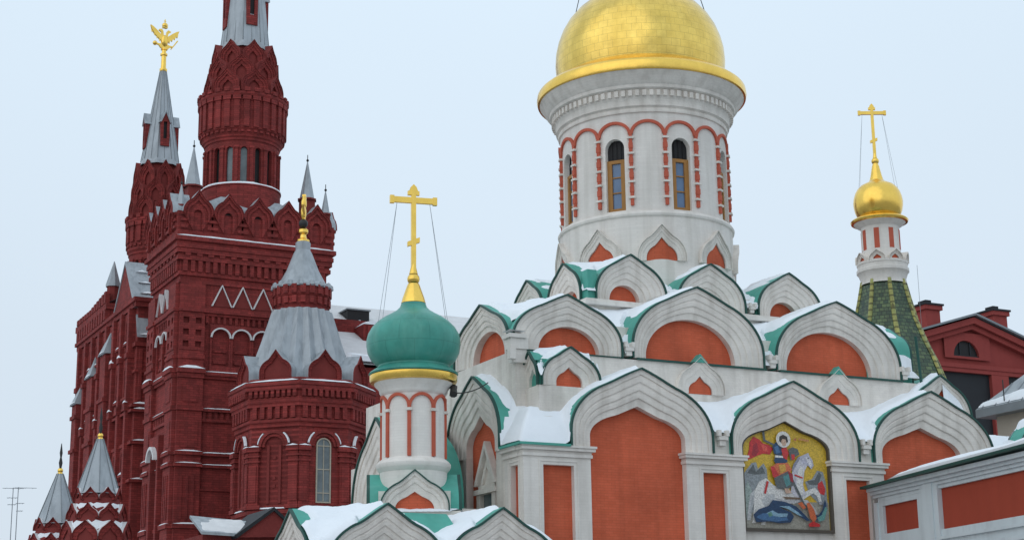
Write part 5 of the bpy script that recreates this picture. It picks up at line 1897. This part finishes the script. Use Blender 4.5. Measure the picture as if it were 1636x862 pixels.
# ------------------------------------------------------------------ tent roofed porch turrets at lower left
tsnow = MB()
def turret(cx, cy, zt, zc, lab, rot):
    t = thing('porch_turret', lab, 'turret', (cx, cy, 0))
    s = 1.0
    m = MB()
    m.lathe([(1.55, 0), (1.55, zc - 3.0), (1.3, zc - 1.6), (.95, zc - .2)], cx, cy, 16)
    m.build('wall', MUSD, t)
    m = MB()
    m.lathe([(1.02, zc), (.92, zc + .15), (.14, zt)], cx, cy, 8, 0, R(rot))
    for k in range(8):
        a = R(rot + 45 * k)
        m.tube((cx + .98 * math.cos(a), cy + .98 * math.sin(a), zc + .05), (cx + .15 * math.cos(a), cy + .15 * math.sin(a), zt), .022, .016, 5, 1)
    m.build('tent_roof', [SILVER, SILVERD], t, smooth=20)
    for j, (z0, h, r) in enumerate(((zc - .30, .55, .93), (zc - 1.12, .66, 1.18), (zc - 2.1, .85, 1.42))):
        for k in range(8):
            phi = rot + 22.5 + 45 * k + (0 if j != 1 else 0)
            mp = face_map(cx, cy, r * .95, phi)
            wd = 2 * r * .95 * math.tan(R(22.5))
            kokoshnik(t, mp, (0, z0, wd, h * .1, h * .55, h * .35) if j < 2 else (0, z0, wd, h * .15, h * .65, h * .2), (0, z0 + .01, wd * .66, h * .06, h * .36, h * .2), depth=.32, steps=STEPS_S, sc=.28, edge=.02, n=12,
                      name='gable', mats=(MUS, MUSD, FROST, MUSD))
    for (z0, z1, r0_, r1_) in ((zc - 1.12 + .30, zc - .24, 1.07, .86), (zc - 2.1 + .40, zc - 1.05, 1.30, 1.10)):
        tsnow.lathe([(r0_, z0 - .25), (r0_ - .02, z0 + .30), (r1_, z1)], cx, cy, 24)
    m = MB()
    m.lathe([(.15, zt - .02), (.1, zt + .06)], cx, cy, 10)
    m.ball((cx, cy, zt + .14), .13)
    m.build('finial', GOLD, t)
    m = MB()
    m.lathe([(.05, zt + .25), (.09, zt + .5), (.04, zt + .75), (.07, zt + .95), (.015, zt + 1.4)], cx, cy, 8)
    m.build('spike', IRON, t)
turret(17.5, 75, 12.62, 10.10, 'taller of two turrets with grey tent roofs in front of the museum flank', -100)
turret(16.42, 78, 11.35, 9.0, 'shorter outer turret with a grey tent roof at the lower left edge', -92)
o = tsnow.build('snow', SNOW, None, smooth=60)
o['kind'] = 'stuff'
o['label'] = 'white snow between the red gables of the two tent roofed turrets'
o['category'] = 'snow'

# ------------------------------------------------------------------ low lodge with a grey roof and red gable
lg = thing('lodge', 'low dark red lodge with a pointed gable and a frosted grey roof', 'lodge', (22.8, 71, 0))
m = MB()
m.wbox(20.95, 24.9, 70.2, 74, 0, 8.05)
m.build('wall', MUSD, lg, smooth=0)
m = MB()
m.prism(pmap(0, 69.6, 0), [(22.25, 7.9), (25.2, 8.0), (25.0, 8.3), (23.9, 9.15), (22.7, 8.25)], -3.5, .0)
m.prism(pmap(0, 69.6, 0), [(22.2, 8.0), (22.25, 7.85), (23.9, 9.08), (23.9, 9.24)], -3.4, .12, 1)
m.prism(pmap(0, 69.6, 0), [(25.3, 8.1), (25.25, 7.95), (23.9, 9.08), (23.9, 9.24)], -3.4, .12, 1)
m.build('gable', [MUSD, SCREEN], lg, smooth=0)
m = MB()
a_ = [(20.75, 69.7, 8.12), (23.1, 69.7, 8.05), (23.3, 71.4, 8.78), (20.7, 71.4, 8.95)]
m.poly(a_)
c_ = [(x, y, z - .12) for x, y, z in a_]
m.bridge([a_ + [a_[0]], c_ + [c_[0]]])
m.build('roof', SILVER, lg, smooth=0)
q = MB()
snowfield(q, 24.2, 26.4, 69.8, 73, lambda x, y: ([], 8.05 + .2 * (y - 69.8)), lambda x, y: min(y - 69.75, x - 24.15, 26.45 - x) * 1.2, lambda x, y: True, step=.1, seed=91, thick=.3)
snowfield(q, 20.8, 23.1, 69.72, 71.3, lambda x, y: ([], 8.1 + .43 * (y - 69.7)), lambda x, y: min(y - 69.7, x - 20.7, 23.2 - x) - .2 * fbm(x * 2, y * 2, 97), lambda x, y: True, step=.08, seed=93, thick=.07)
o = q.build('snow', FROST, None, smooth=60)
o['kind'] = 'stuff'
o['label'] = 'thin frosty snow on the low lodge roof below the octagonal tower'
o['category'] = 'snow'
m = MB()
m.wbox(24.3, 26.4, 69.9, 73, 0, 8.0)
m.build('wall', MUSD, lg, smooth=0)

# ------------------------------------------------------------------ aerials, bare tree
def aerial(x, y, zt, bars, lab):
    t = thing('television_aerial', lab, 'aerial', (x, y, 0))
    m = MB()
    m.tube((x, y, 0), (x, y, zt), .035, .02, 6)
    m.build('mast', WIRE, t)
    for (z, a, c) in bars:
        m = MB()
        m.tube((x + a, y, z), (x + c, y, z + .02), .014, seg=5)
        for i in range(3):
            xx = x + a + (c - a) * (i + .5) / 3
            m.tube((xx, y - .25, z), (xx, y + .25, z), .008, seg=4)
        m.build('boom', WIRE, t)
aerial(16.55, 90, 12.0, ((11.95, -.55, .55), (11.45, -.3, .25), (11.1, -.25, .2)), 'thin television aerial mast at the far left edge with the lower top')
aerial(16.85, 90.2, 12.05, ((12.02, -.2, .95), (11.2, -.1, .35), (10.8, -.05, .3)), 'thin television aerial mast just right of its twin with a longer top boom')

tr = thing('bare_tree', 'tips of a dark leafless tree in front of the mosaic', 'tree', (25.4, 36, 0))
random.seed(4)
mt_ = MB()
mt_.tube((25.4, 36, 0), (25.42, 36.0, 1.6), .09, .075, 9)
mt_.tube((25.42, 36.0, 1.6), (25.38, 36.02, 3.2), .075, .055, 9)
mt_.build('trunk', BARK, tr)
br = MB()
def twig(p, d, ln, r, dep):
    q = p + d * ln
    br.tube(p, q, r, r * .65, 6)
    if dep == 0:
        return
    for _ in range(3 if dep > 1 else 2):
        nd = (d + Vector((random.uniform(-.7, .7), random.uniform(-.7, .7), random.uniform(-.15, .45)))).normalized()
        twig(p + d * ln * random.uniform(.55, 1.0), nd, ln * random.uniform(.6, .8), r * .6, dep - 1)
for k in range(5):
    a = 2 * PI * k / 5
    twig(Vector((25.4, 36.01, 3.0 - .12 * k)), Vector((.35 * math.cos(a), .35 * math.sin(a), 1)).normalized(), .80, .030, 4)
br.build('crown', BARK, tr)
